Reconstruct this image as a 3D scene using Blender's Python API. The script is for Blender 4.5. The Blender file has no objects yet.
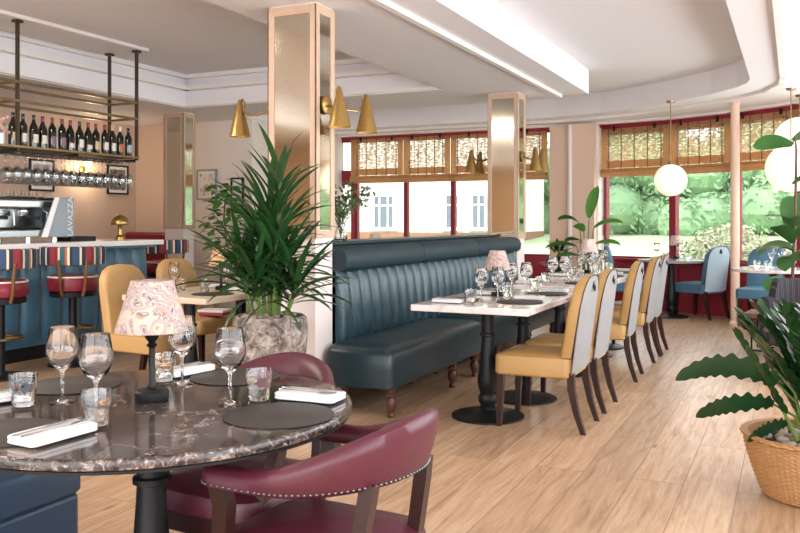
import bpy, bmesh, math, random
from mathutils import Vector, Matrix
from mathutils.geometry import tessellate_polygon
PI = math.pi; R = math.radians
sc = bpy.context.scene
C = sc.collection
rnd = random.Random(7)

# ------------------------------------------------------------------ camera
YAW = math.atan(394/834)
cam = bpy.data.cameras.new('camera'); co = bpy.data.objects.new('camera', cam); C.objects.link(co)
co.location = (0, 0, 1.27); co.rotation_euler = (PI/2, 0, YAW)
cam.sensor_width = 36; cam.lens = 834/800*36; cam.shift_y = -46.5/800; cam.clip_start = .05; cam.clip_end = 300
sc.camera = co
# ------------------------------------------------------------------ exposure, world, sun, fill lamps
vs = sc.view_settings
vs.view_transform = 'Standard'; vs.look = 'None'; vs.exposure = -0.12; vs.gamma = 1.0; vs.use_curve_mapping = False
wd = bpy.data.worlds.new('sky'); sc.world = wd; wd.use_nodes = True
bg = wd.node_tree.nodes['Background']; bg.inputs[0].default_value = (.93, .97, 1, 1); bg.inputs[1].default_value = 4.2
def lamp(name, kind, loc, rot, energy, color=(1, 1, 1), size=None, sy=None):
    l = bpy.data.lights.new(name, kind); l.energy = energy; l.color = color
    o = bpy.data.objects.new(name, l); C.objects.link(o); o.location = loc; o.rotation_euler = rot
    if kind == 'AREA':
        l.shape = 'RECTANGLE'; l.size = size; l.size_y = sy
    return o
sun = lamp('sun', 'SUN', (-10, -10, 20), (R(48), 0, R(-30)), 4.5, (1, .96, .9)); sun.data.angle = R(2)
# added fill lamps standing in for daylight outside the east, south and bow openings
lamp('fill_east', 'AREA', (2.05, 2.6, 1.65), (0, R(96), 0), 290, (.95, .97, 1), 1.9, 11)
lamp('fill_south', 'AREA', (-1.9, -3.85, 1.65), (R(100), 0, 0), 260, (.90, .95, 1), 6.6, 1.9)  # unseen lamp added to brighten the sides facing the camera
lamp('fill_bow', 'AREA', (1.62, 9.45, 1.6), (R(86), 0, R(120)), 60, (.93, .97, 1), 1.8, 1.8)  # added out of view for a white sheen on the floor

# ------------------------------------------------------------------ materials
def lin(h):
    if isinstance(h, str):
        h = [int(h[i:i+2], 16)/255 for i in (0, 2, 4)]
    return tuple(c/12.92 if c <= .04045 else ((c+.055)/1.055)**2.4 for c in h)
class NT:
    def __init__(s, name):
        s.m = bpy.data.materials.new(name); s.m.use_nodes = True; s.t = s.m.node_tree
        s.b = s.t.nodes['Principled BSDF']; s.out = s.t.nodes['Material Output']
    def n(s, typ, **kw):
        x = s.t.nodes.new(typ)
        for k, v in kw.items():
            if k in x.inputs: x.inputs[k].default_value = v
            else: setattr(x, k, v)
        return x
    def l(s, a, ao, b, bi): s.t.links.new(a.outputs[ao], b.inputs[bi])
    def coords(s, scale=(1, 1, 1), rot=(0, 0, 0), loc=(0, 0, 0)):
        tc = s.n('ShaderNodeTexCoord'); mp = s.n('ShaderNodeMapping')
        mp.inputs['Scale'].default_value = scale; mp.inputs['Rotation'].default_value = rot; mp.inputs['Location'].default_value = loc
        s.l(tc, 'Object', mp, 'Vector'); return mp
    def noise(s, co, scale, detail=3, rough=.55, dist=0):
        x = s.n('ShaderNodeTexNoise'); x.inputs['Scale'].default_value = scale; x.inputs['Detail'].default_value = detail
        x.inputs['Roughness'].default_value = rough; x.inputs['Distortion'].default_value = dist
        s.l(co, 'Vector', x, 'Vector'); return x
    def ramp(s, src, out, stops, interp='LINEAR'):
        x = s.n('ShaderNodeValToRGB'); cr = x.color_ramp; cr.interpolation = interp
        while len(cr.elements) < len(stops): cr.elements.new(.5)
        for e, (p, c) in zip(cr.elements, stops):
            e.position = p; c = lin(c) if isinstance(c, str) else c; e.color = (*c, 1)
        s.l(src, out, x, 'Fac'); return x
    def mix(s, a, b, fac, mode='MIX'):
        x = s.n('ShaderNodeMix', data_type='RGBA', blend_type=mode)
        for i, v in ((6, a), (7, b), (0, fac)):
            if isinstance(v, tuple) and hasattr(v[0], 'outputs'): s.t.links.new(v[0].outputs[v[1]], x.inputs[i])
            elif i == 0: x.inputs[0].default_value = v
            else: x.inputs[i].default_value = (*lin(v), 1) if isinstance(v, str) else (*v, 1)
        return x
    def bump(s, src, out, strength=.3, dist=.01):
        x = s.n('ShaderNodeBump'); x.inputs['Strength'].default_value = strength; x.inputs['Distance'].default_value = dist
        s.l(src, out, x, 'Height'); s.l(x, 'Normal', s.b, 'Normal'); return x
def mk(name, col, rough=.5, metal=0, var=None, bump=None, coat=0, spec=.5, sheen=0, trans=0, emit=None, sub=0):
    q = NT(name); b = q.b
    b.inputs['Base Color'].default_value = (*lin(col), 1); b.inputs['Roughness'].default_value = rough
    b.inputs['Metallic'].default_value = metal; b.inputs['Specular IOR Level'].default_value = spec
    b.inputs['Coat Weight'].default_value = coat; b.inputs['Coat Roughness'].default_value = .08
    b.inputs['Sheen Weight'].default_value = sheen
    if trans: b.inputs['Transmission Weight'].default_value = trans; b.inputs['IOR'].default_value = 1.46
    if emit: b.inputs['Emission Color'].default_value = (*lin(emit[0]), 1); b.inputs['Emission Strength'].default_value = emit[1]
    co_ = q.coords() if (var or bump) else None
    if var:
        nz = q.noise(co_, var[0], 4); mx = q.mix(col, var[1], (nz, 'Fac')); q.l(mx, 2, b, 'Base Color')
        if len(var) > 2:
            rp = q.ramp(nz, 'Fac', [(var[2], (0, 0, 0)), (var[3], (1, 1, 1))]); q.t.links.new(rp.outputs[0], mx.inputs[0])
    if bump: q.bump(q.noise(co_, bump[0], 3), 'Fac', bump[1], bump[2] if len(bump) > 2 else .005)
    return q.m
M = {}
M['white_paint'] = mk('ceiling paint', 'ebe8ea', .7)
M['trim_white'] = mk('trim paint', 'efe9e5', .5)
M['peach'] = mk('peach wall paint', 'd0b5a0', .75)
M['pier'] = mk('peach pier paint', 'e6c9b3', .7)
M['white_wall'] = mk('cream wall paint', 'e6dcd5', .7)
M['tan_wall'] = mk('tan wall paint', 'c7a888', .75)
M['oak_trim'] = mk('pale oak trim', 'cfb39b', .45, var=(9, 'c2a389'))
M['col_white'] = mk('column paint', 'ece3df', .5)
M['mirror'] = mk('antiqued mirror', 'd8d4c6', .08, 1, var=(60, 'c2beae'))
M['red_paint'] = mk('red window paint', '8c1f33', .4)
M['red_panel'] = mk('red panel paint', 'a02a3c', .45)
M['teal'] = mk('teal leather', '1f4250', .30, var=(5, '193743'), bump=(160, .12, .003), spec=.6)
M['teal_dark'] = mk('dark teal leather', '1a3238', .34, var=(5, '15282d'), bump=(160, .12, .003), spec=.5)
M['teal_roll'] = mk('teal velvet', '182b31', .65, var=(22, '20363d'))
M['blue_leather'] = mk('blue leather', '1f405c', .4, var=(5, '1a3750'), bump=(160, .1, .003))
M['bar_blue'] = mk('bar front leather', '456f88', .3, var=(4, '3c6379'), bump=(120, .1, .003))
M['burgundy'] = mk('burgundy leather', '551f2d', .40, var=(4, '491a26'), bump=(220, .15, .003), spec=.5)
M['red_seat'] = mk('red vinyl', '7f1d30', .38)
M['bar_top'] = mk('white bar top', 'f4f2f0', .2)
M['yellow'] = mk('ochre leather', 'b9945a', .4, var=(4, 'ad884f'), bump=(200, .1, .003))
M['tan_leather'] = mk('tan leather', 'c39d68', .42, var=(4, 'b5905c'), bump=(200, .1, .003))
M['pale_fabric'] = mk('pale woven fabric', '949493', .85, var=(150, '878786'), bump=(300, .2, .002))
M['paleblue_fabric'] = mk('pale blue woven fabric', 'b4c6ce', .85, var=(150, 'a0b5bf'), bump=(300, .2, .002))
M['blue_chair'] = mk('blue chair leather', '4f7c98', .4, var=(5, '44708b'))
M['dark_wood'] = mk('dark stained wood', '331a15', .35, var=(14, '28120f'))
M['turned_wood'] = mk('turned brown wood', '5a3522', .35, var=(20, '47281a'))
M['mid_wood'] = mk('brown wood', '7a5a4a', .45, var=(14, '6b4d3f'))
M['gold_wood'] = mk('golden bent wood', '7d5c36', .4, var=(20, '6b4d2c'))
M['black_iron'] = mk('black iron', '121416', .42, 0, spec=.35)
M['black'] = mk('black paint', '0f0f11', .5, spec=.35)
M['brass'] = mk('brushed brass', 'c4a468', .36, 1, var=(60, 'a88850'), bump=(90, .25, .004))
M['aged_brass'] = mk('aged brass', 'a58f6c', .32, 1, var=(12, '7d6a4e'))
M['bronze'] = mk('dark bronze', '5f5244', .4, .7, var=(12, '43382f'))
M['steel'] = mk('steel', 'c2c4c6', .22, 1)
M['dark_steel'] = mk('dark steel', '6d7276', .3, 1)
M['machine_grey'] = mk('machine grey', '8c979e', .4)
M['white_porcelain'] = mk('white enamel', 'eeeeee', .25)
M['linen'] = mk('white linen', 'dcdad8', .8, bump=(300, .15, .002))
M['placemat'] = mk('grey placemat', '38332f', .6, bump=(250, .2, .001))
M['globe'] = mk('opal glass globe', 'f3ebdf', .3, emit=('fff0d8', .75))
M['bulb'] = mk('glowing bulb', 'fff0d0', .4, emit=('ffe2b0', 9))
M['luminaire'] = mk('lit diffuser', 'ffffff', .4, emit=('fff0dc', 6))
M['cork'] = mk('soil', '3a2c22', .95, bump=(60, .6))
M['terracotta'] = mk('clay pot', 'b4a79b', .7)
M['stem_green'] = mk('plant stem', '5d7a35', .5)
M['trunk'] = mk('bark', '6a5040', .85, bump=(40, .5))
def leafmat(name, c1, c2, rough=.38):
    q = NT(name); nz = q.noise(q.coords(), 6, 3); q.l(q.mix(c1, c2, (nz, 'Fac')), 2, q.b, 'Base Color')
    q.b.inputs['Roughness'].default_value = rough; q.b.inputs['Subsurface Weight'].default_value = 0
    return q.m
M['palm_leaf'] = leafmat('palm leaf', '17391b', '2b5626')
M['dark_leaf'] = leafmat('dark leaf', '12301a', '2a5226', .33)
M['frond_leaf'] = leafmat('lobed leaf', '102e19', '1e4424', .3)
M['fig_leaf'] = leafmat('fig leaf', '2c5526', '47743a', .4)
M['bright_leaf'] = leafmat('bright leaf', '3f7a2f', '5b9440', .4)
M['grey_leaf'] = leafmat('dried leaf', '4e6340', '6b7f52', .7)
M['tree_leaf'] = leafmat('tree leaf', '6d9068', '93b089', .7)  # outdoor haze painted into the leaf greens, here and in the paler mix
M['tree_leaf_hazed'] = leafmat('hazed tree leaf', '8dab89', 'a9c2a3', .7)  # paler still: haze mixed into the leaf colour
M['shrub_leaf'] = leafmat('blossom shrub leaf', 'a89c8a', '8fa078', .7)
M['petal'] = mk('pink petal', 'dda8a0', .6, var=(30, 'e8c7bf'))

def glass_thin(name, tint=(1, 1, 1), base=.02, ior=1.45, k=1.0):
    q = NT(name); q.t.nodes.remove(q.b)
    tr = q.n('ShaderNodeBsdfTransparent'); tr.inputs[0].default_value = (*tint, 1)
    gl = q.n('ShaderNodeBsdfGlossy'); gl.inputs['Roughness'].default_value = .02
    fr = q.n('ShaderNodeLayerWeight'); fr.inputs['Blend'].default_value = .5
    po = q.n('ShaderNodeMath', operation='POWER'); po.inputs[1].default_value = ior; q.l(fr, 'Facing', po, 0)
    ma = q.n('ShaderNodeMath', operation='MULTIPLY_ADD', use_clamp=True); ma.inputs[1].default_value = k; ma.inputs[2].default_value = base
    q.l(po, 0, ma, 0)
    mx = q.n('ShaderNodeMixShader'); q.l(ma, 0, mx, 0); q.l(tr, 0, mx, 1); q.l(gl, 0, mx, 2); q.l(mx, 0, q.out, 'Surface')
    return q.m
M['glass'] = mk('clear drinking glass', 'ffffff', .0, trans=1)
M['glass_bright'] = glass_thin('bright stemware glass', (.97, .98, .98), .09, 2.6, .8)
M['pane'] = glass_thin('window glass', (.97, .985, .98), .035, 5, .7)
M['bottle_glass'] = mk('dark bottle glass', '10140f', .12, coat=.5)

def m_floor():
    q = NT('oak plank floor')
    mp = q.coords(rot=(0, 0, PI/2))
    br = q.n('ShaderNodeTexBrick', offset=.37, offset_frequency=2)
    br.inputs['Scale'].default_value = 1; br.inputs['Mortar Size'].default_value = .0022; br.inputs['Mortar Smooth'].default_value = .2
    br.inputs['Brick Width'].default_value = 2.1; br.inputs['Row Height'].default_value = .24; br.inputs['Bias'].default_value = 0
    br.inputs['Color1'].default_value = (0, 0, 0, 1); br.inputs['Color2'].default_value = (1, 1, 1, 1); br.inputs['Mortar'].default_value = (.5, .5, .5, 1)
    q.l(mp, 'Vector', br, 'Vector')
    # per-plank shift of the grain
    sep = q.n('ShaderNodeCombineXYZ'); q.l(br, 'Color', sep, 'Z')
    sc_ = q.n('ShaderNodeVectorMath', operation='SCALE'); sc_.inputs['Scale'].default_value = 7; q.l(sep, 0, sc_, 0)
    ad = q.n('ShaderNodeVectorMath', operation='ADD'); q.l(mp, 'Vector', ad, 0); q.l(sc_, 0, ad, 1)
    m2 = q.n('ShaderNodeMapping'); m2.inputs['Scale'].default_value = (1.1, 11, 1); q.l(ad, 0, m2, 'Vector')
    g = q.noise(m2, 2.2, 5, .6, .6)
    rp = q.ramp(g, 'Fac', [(.28, '9f7f60'), (.5, 'bf9f7f'), (.72, 'cdb296')])
    m3 = q.n('ShaderNodeMapping'); m3.inputs['Scale'].default_value = (2.2, 60, 1); q.l(ad, 0, m3, 'Vector')
    g2 = q.noise(m3, 2, 3, .6, .2)
    mx = q.mix((rp, 0), 'b98a5c', .0); 
    r2 = q.ramp(g2, 'Fac', [(.35, (.78, .76, .74)), (.6, (1, 1, 1))]); mu = q.mix((mx, 2), (r2, 0), .6, 'MULTIPLY')
    tone = q.ramp(br, 'Color', [(0, (.78, .75, .72)), (1, (1.10, 1.09, 1.08))]); mu2 = q.mix((mu, 2), (tone, 0), 1, 'MULTIPLY')
    # knots
    m4 = q.n('ShaderNodeMapping'); m4.inputs['Scale'].default_value = (1.6, 4.6, 1); q.l(ad, 0, m4, 'Vector')
    vo = q.n('ShaderNodeTexVoronoi'); vo.inputs['Scale'].default_value = 1.15; q.l(m4, 'Vector', vo, 'Vector')
    kn = q.ramp(vo, 'Distance', [(.04, (1, 1, 1)), (.11, (0, 0, 0))]); mu3 = q.mix((mu2, 2), '7d5c42', (kn, 0))
    kd = q.n('ShaderNodeMath', operation='MULTIPLY'); kd.inputs[1].default_value = .75; q.l(kn, 0, kd, 0); q.t.links.new(kd.outputs[0], mu3.inputs[0])
    seam = q.mix((mu3, 2), '7a5a42', (br, 'Fac')); q.l(seam, 2, q.b, 'Base Color')
    rr = q.ramp(g, 'Fac', [(.3, (.40,)*3), (.7, (.30,)*3)]); q.l(rr, 0, q.b, 'Roughness')
    q.b.inputs['Specular IOR Level'].default_value = .75
    q.bump(g2, 'Fac', .06, .003)
    return q.m
M['floor'] = m_floor()
def m_dark_marble():
    q = NT('brown marble'); co_ = q.coords()
    w = q.noise(co_, 2.2, 6, .65, 1.2)
    base = q.ramp(w, 'Fac', [(.3, '1d1614'), (.45, '382d29'), (.56, '51443e'), (.68, '7d6d64'), (.8, 'a39389')])
    v = q.n('ShaderNodeTexVoronoi', feature='DISTANCE_TO_EDGE'); v.inputs['Scale'].default_value = 6
    n2 = q.noise(co_, 5, 4, .6); add = q.mix((co_, 'Vector'), (n2, 'Color'), .35); q.l(add, 2, v, 'Vector')
    ve = q.ramp(v, 'Distance', [(0, (.8, .8, .8)), (.025, (0, 0, 0))])
    msk = q.ramp(q.noise(co_, 3.1, 3), 'Fac', [(.45, (0, 0, 0)), (.65, (.9, .9, .9))]); mm = q.mix((ve, 0), (msk, 0), 1, 'MULTIPLY')
    mx = q.mix((base, 0), 'c6b6aa', (mm, 2)); q.l(mx, 2, q.b, 'Base Color')
    q.b.inputs['Roughness'].default_value = .09; q.b.inputs['Coat Weight'].default_value = .1; q.b.inputs['Coat Roughness'].default_value = .03
    return q.m
M['dark_marble'] = m_dark_marble()
def m_edge_marble():
    q = NT('chipped marble edge'); co_ = q.coords()
    w = q.noise(co_, 34, 5, .7, 1.5)
    q.l(q.ramp(w, 'Fac', [(.4, '1f1816'), (.54, '4b3f39'), (.62, '82746b'), (.73, 'cbc0b8')]), 0, q.b, 'Base Color')
    q.b.inputs['Roughness'].default_value = .2; q.bump(w, 'Fac', .3, .004)
    return q.m
M['edge_marble'] = m_edge_marble()
def m_white_marble():
    q = NT('pinkish white marble'); co_ = q.coords()
    w = q.noise(co_, 4, 6, .65, 2.0)
    q.l(q.ramp(w, 'Fac', [(.35, 'c9bbb6'), (.5, 'e4dad6'), (.7, 'efe8e5')]), 0, q.b, 'Base Color')
    q.b.inputs['Roughness'].default_value = .12; q.b.inputs['Coat Weight'].default_value = .3
    return q.m
M['white_marble'] = m_white_marble()
M['pale_top'] = mk('pale limed wood top', 'dccbb4', .3, var=(6, 'cfbca2'))
def m_swirl(name, scale, cols):
    q = NT(name); co_ = q.coords()
    n = q.noise(co_, scale, 2, .5, .4); md = q.mix((co_, 'Vector'), (n, 'Color'), .22)
    w = q.n('ShaderNodeTexWave', wave_type='RINGS'); w.inputs['Scale'].default_value = scale*.55; w.inputs['Distortion'].default_value = 9
    w.inputs['Detail'].default_value = 2; w.inputs['Detail Scale'].default_value = 1.4; q.l(md, 2, w, 'Vector')
    k = len(cols)
    q.l(q.ramp(w, 'Fac', [(.06+.9*i/k, c) for i, c in enumerate(cols)], 'LINEAR'), 0, q.b, 'Base Color')
    q.b.inputs['Roughness'].default_value = .75
    return q.m
M['paisley'] = m_swirl('swirled print shade', 13, ['b7a498', '2c4270', 'c4b2a6', '9c5a44', 'c9bbb0', '44597e', 'b98a62', 'bfa99c'])
M['paisley_pink'] = m_swirl('pink print shade', 10, ['cdb3a8', 'd8c4b8', '7f7c8c', 'd0b4a6', 'b98a76', 'd9c8bc'])
M['paisley_orange'] = m_swirl('orange print shade', 10, ['c78f52', 'd8aa74', 'b06a52', 'd6b58b', '9c6b4a', 'e0c49a'])
def m_stripe(name, stops, period, axis='X', rough=.7):
    q = NT(name); tc = q.n('ShaderNodeUVMap'); sx = q.n('ShaderNodeSeparateXYZ'); q.l(tc, 0, sx, 0)
    mu = q.n('ShaderNodeMath', operation='MULTIPLY'); mu.inputs[1].default_value = 1/period; q.l(sx, 'X', mu, 0)
    fr = q.n('ShaderNodeMath', operation='FRACT'); q.l(mu, 0, fr, 0)
    q.l(q.ramp(fr, 0, stops, 'CONSTANT'), 0, q.b, 'Base Color'); q.b.inputs['Roughness'].default_value = rough
    return q.m
M['stripe'] = m_stripe('striped stool fabric', [(0, '2c4663'), (.18, 'd9cbb4'), (.24, '1f2a38'), (.34, '8d2c3a'), (.52, '6d2230'), (.6, 'd6c6a8'), (.66, '2b5a68'), (.8, 'b8642f'), (.86, 'e3d8c4'), (.92, '1b2838')], .3)
M['dark_stripe'] = m_stripe('dark striped fabric', [(0, '26282e'), (.45, '4a4a50'), (.55, '26282e'), (.75, '6b4a44'), (.82, '26282e')], .06)
def m_stone():
    q = NT('mottled stone'); co_ = q.coords()
    v = q.noise(co_, 17, 6, .75, .8)
    q.l(q.ramp(v, 'Fac', [(.34, '2b2522'), (.45, '6b6058'), (.55, '9c9188'), (.7, 'cfc8c0')]), 0, q.b, 'Base Color')
    q.b.inputs['Roughness'].default_value = .7; q.bump(v, 'Fac', .8, .02); return q.m
M['stone'] = m_stone()
M['wicker'] = mk('woven wicker', 'b88b5b', .6, var=(26, '9c7242'))
M['pebble'] = [mk('grey pebble', '8f8071', .6, var=(20, '7a6b5e')), mk('brown pebble', '7d6550', .6, var=(20, '6b5340')), mk('pale pebble', 'ab9c8a', .6, var=(20, '968675'))]
M['brick'] = mk('outdoor brick', '9a715a', .9, var=(8, '845d48'))
M['render_white'] = mk('white render', 'd8d4ce', .9)
M['lawn'] = mk('lawn', 'a2b18c', .95, var=(3, '94a67e'))  # green washed out to paint in the haze outdoors
M['gravel'] = mk('pale paving', 'd8d2c8', .95, var=(2, 'cbc4b8'))
M['house_pane'] = mk('house window glass', '5d6771', .15)
M['foil'] = mk('red capsule foil', '8d2530', .35)
M['label_white'] = mk('paper label', 'e4ddcf', .7)
M['label_cream'] = mk('cream paper label', 'd2b98c', .7)
M['label_wine'] = mk('plum paper label', '8a6a70', .7)
M['label_orange'] = mk('orange paper label', 'c86a3c', .7)
M['label_blue'] = mk('pale blue paper label', 'b9c7d0', .7)
M['print_grey'] = mk('grey art print', 'b7aeb0', .6, var=(6, '8d858a', .45, .6))
M['print_pale'] = mk('pale art print', 'e6ddcf', .6, var=(9, '9b8b7d', .52, .62))
M['print_dark'] = mk('dark art print', '8b7f78', .6, var=(14, '2f2b2b', .45, .6))
M['paper'] = mk('white mount', 'ece9e4', .7)
M['pink_book'] = mk('red book cover', 'a82f4a', .5)
M['grey_frame'] = mk('grey wood frame', '8f9296', .5)

def m_bamboo(name, cover, c1, c2, soft):
    q = NT(name); tc = q.n('ShaderNodeTexCoord'); sx = q.n('ShaderNodeSeparateXYZ'); q.l(tc, 'Object', sx, 0)
    mp = q.n('ShaderNodeMapping'); mp.inputs['Scale'].default_value = (10, 1, 26); q.l(tc, 'Object', mp, 'Vector')
    n = q.noise(mp, 1.6, 2, .5, .3)
    mp2 = q.n('ShaderNodeMapping'); mp2.inputs['Scale'].default_value = (30, 1, 2); q.l(tc, 'Object', mp2, 'Vector'); n2 = q.noise(mp2, 1.2, 2)
    mx = q.mix(c1, c2, (n, 'Fac')); q.l(mx, 2, q.b, 'Base Color'); q.b.inputs['Roughness'].default_value = .65
    tl = q.n('ShaderNodeBsdfTranslucent'); q.l(mx, 2, tl, 0)
    mx1 = q.n('ShaderNodeMixShader'); mx1.inputs[0].default_value = .7; q.l(q.b, 0, mx1, 1); q.l(tl, 0, mx1, 2)
    tr = q.n('ShaderNodeBsdfTransparent')
    sm = q.n('ShaderNodeMath', operation='ADD'); q.l(n, 'Fac', sm, 0)
    m_ = q.n('ShaderNodeMath', operation='MULTIPLY'); m_.inputs[1].default_value = .45; q.l(n2, 'Fac', m_, 0); q.l(m_, 0, sm, 1)
    rp = q.ramp(sm, 0, [(cover-soft, (1, 1, 1)), (cover+soft, (0, 0, 0))])
    mx2 = q.n('ShaderNodeMixShader'); q.l(rp, 0, mx2, 0); q.l(mx1, 0, mx2, 1); q.l(tr, 0, mx2, 2); q.l(mx2, 0, q.out, 'Surface')
    return q.m
M['bamboo'] = m_bamboo('woven bamboo slats', .72, 'e2ba92', 'b89478', .25)
M['bamboo_edge'] = m_bamboo('bamboo edging', .35, 'eccaa2', 'd0aa80', .05)

# ------------------------------------------------------------------ mesh helpers
class MB:
    def __init__(s): s.v = []; s.f = []; s.uv = {}
    def add(s, vs, fs, X=None):
        o = len(s.v)
        s.v += [tuple(X @ Vector(p)) if X else tuple(p) for p in vs]
        s.f += [tuple(i+o for i in f) for f in fs]; return s
    def box(s, c, d, rz=0, X=None):
        x, y, z = d[0]/2, d[1]/2, d[2]/2
        vs = [(a*x, b*y, e*z) for e in (-1, 1) for a, b in ((-1, -1), (1, -1), (1, 1), (-1, 1))]
        T = Matrix.Translation(c) @ Matrix.Rotation(rz, 4, 'Z')
        if X is not None: T = X @ T
        return s.add(vs, [(3, 2, 1, 0), (4, 5, 6, 7), (0, 1, 5, 4), (1, 2, 6, 5), (2, 3, 7, 6), (3, 0, 4, 7)], T)
    def b2(s, x0, x1, y0, y1, z0, z1): return s.box(((x0+x1)/2, (y0+y1)/2, (z0+z1)/2), (x1-x0, y1-y0, z1-z0))
    def lathe(s, prof, n=24, c=(0, 0, 0), X=None, cap=True):
        vs = []; fs = []
        for r, z in prof:
            for k in range(n): vs.append((c[0]+r*math.cos(2*PI*k/n), c[1]+r*math.sin(2*PI*k/n), c[2]+z))
        m = len(prof)
        for i in range(m-1):
            for k in range(n):
                a, b = i*n+k, i*n+(k+1) % n; fs.append((a, b, b+n, a+n))
        if cap and prof[0][0] > 1e-5: fs.append(tuple(range(n-1, -1, -1)))
        if cap and prof[-1][0] > 1e-5: fs.append(tuple((m-1)*n+k for k in range(n)))
        return s.add(vs, fs, X)
    def tube(s, path, rad, n=8, closed=False, sy=1):
        P_ = [Vector(p) for p in path]; m = len(P_); vs = []; fs = []
        up = None
        for i, p in enumerate(P_):
            a = P_[(i-1) % m] if (closed or i) else P_[0]; b = P_[(i+1) % m] if (closed or i < m-1) else P_[-1]
            t = (b-a).normalized()
            if up is None: up = Vector((0, 0, 1)) if abs(t.z) < .9 else Vector((1, 0, 0))
            x = t.cross(up).normalized(); y = x.cross(t).normalized(); up = y
            r = rad[i] if isinstance(rad, (list, tuple)) else rad
            for k in range(n):
                q = 2*PI*(k+.5)/n; vs.append(p+x*(r*math.cos(q))+y*(r*sy*math.sin(q)))
        for i in range(m if closed else m-1):
            for k in range(n):
                a, b = i*n+k, i*n+(k+1) % n; c, d = ((i+1) % m)*n+(k+1) % n, ((i+1) % m)*n+k; fs.append((a, b, c, d))
        if not closed: fs += [tuple(range(n-1, -1, -1)), tuple((m-1)*n+k for k in range(n))]
        return s.add(vs, fs)
    def rings(s, rows, wrap=True, cap=True, X=None):
        n = len(rows[0]); vs = [p for r in rows for p in r]; fs = []
        for i in range(len(rows)-1):
            for k in range(n if wrap else n-1):
                a, b = i*n+k, i*n+(k+1) % n; fs.append((a, b, b+n, a+n))
        if cap and wrap: fs += [tuple(range(n-1, -1, -1)), tuple((len(rows)-1)*n+k for k in range(n))]
        return s.add(vs, fs, X)
    def prism(s, poly, z0, z1, X=None):
        return s.rings([[(x, y, z0) for x, y in poly], [(x, y, z1) for x, y in poly]], X=X)
    def mesh(s, name, mat, smooth=True, ang=38, uv=None, recalc=True):
        me = bpy.data.meshes.new(name); me.from_pydata(s.v, [], s.f)
        if recalc:
            bm = bmesh.new(); bm.from_mesh(me); bmesh.ops.recalc_face_normals(bm, faces=bm.faces); bm.to_mesh(me); bm.free()
        if smooth:
            me.polygons.foreach_set('use_smooth', [True]*len(me.polygons)); me.set_sharp_from_angle(angle=R(ang))
        if uv:
            l = me.uv_layers.new(name='UVMap')
            for lp in me.loops: l.data[lp.index].uv = uv(me.vertices[lp.vertex_index].co)
        me.materials.append(mat); me.update(); return me
def obj(name, mb, mat, parent=None, loc=(0, 0, 0), rz=0, bev=0, seg=2, **kw):
    me = mb.mesh(name, mat, **kw) if isinstance(mb, MB) else mb
    o = bpy.data.objects.new(name, me); C.objects.link(o); o.location = loc; o.rotation_euler = (0, 0, rz)
    if parent: o.parent = parent
    if bev:
        b = o.modifiers.new('bevel', 'BEVEL'); b.width = bev; b.segments = seg; b.limit_method = 'ANGLE'; b.angle_limit = R(35)
    return o
def tag(o, label=None, cat=None, group=None, kind=None):
    for k, v in (('label', label), ('category', cat), ('group', group), ('kind', kind)):
        if v: o[k] = v
    return o
def thing(name, label, cat, loc=(0, 0, 0), rz=0, group=None):
    o = bpy.data.objects.new(name, None); C.objects.link(o); o.empty_display_size = .1
    o.location = loc; o.rotation_euler = (0, 0, rz); return tag(o, label, cat, group)
def struct(name, mb, mat, parent=None, **kw):
    o = obj(name, mb, mat, parent, **kw)
    if not parent: o['kind'] = 'structure'
    return o
KIDS = {}
def dup(root, loc, rz=0, label=None, group=None, cat=None):
    def cp(o, par):
        c = o.copy(); C.objects.link(c)
        if par: c.parent = par
        for ch in list(o.children): cp(ch, c)
        return c
    r = cp(root, None); r.location = loc; r.rotation_euler = (0, 0, rz); return tag(r, label, cat, group)
class Proto:
    """first placement moves the model itself, later ones copy it"""
    def __init__(s, root): s.root = root; s.used = False
    def put(s, loc, rz, label, group=None):
        if not s.used:
            s.used = True; s.root.location = loc; s.root.rotation_euler = (0, 0, rz); return tag(s.root, label, None, group)
        return dup(s.root, loc, rz, label, group)
def rrect(w, h, r, n=5, cx=0, cy=0):
    pts = []
    for qx, qy, a0 in ((1, 1, 0), (-1, 1, 90), (-1, -1, 180), (1, -1, 270)):
        for k in range(n+1):
            a = R(a0+90*k/n); pts.append((cx+qx*(w/2-r)+r*math.cos(a), cy+qy*(h/2-r)+r*math.sin(a)))
    return pts
def cushion(mb, w, d, z0, z1, r=.05, puff=.02, edge=.03, cx=0, cy=0, taper=0):
    """upholstered pad with soft edges and a domed top"""
    rows = []
    for f, z in ((-edge*.4, z0), (0, z0+edge*.4), (0, z1-edge), (-edge*.25, z1-edge*.35), (-edge, z1)):
        rows.append([(x*(1+0), y, z) for x, y in rrect(w+2*f, d+2*f, max(r+f, .01), 5, cx, cy)])
    for k, q in ((.75, .55), (.45, .85), (.12, 1)):
        rows.append([((x-cx)*k+cx, (y-cy)*k+cy, z1+puff*q) for x, y in rrect(w-2*edge, d-2*edge, max(r-edge, .01), 5, cx, cy)])
    if taper: rows = [[(x, cy+(y-cy)*(1-taper*(x-cx)/w), z) for x, y, z in r_] for r_ in rows]
    mb.rings(rows); return mb

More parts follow.
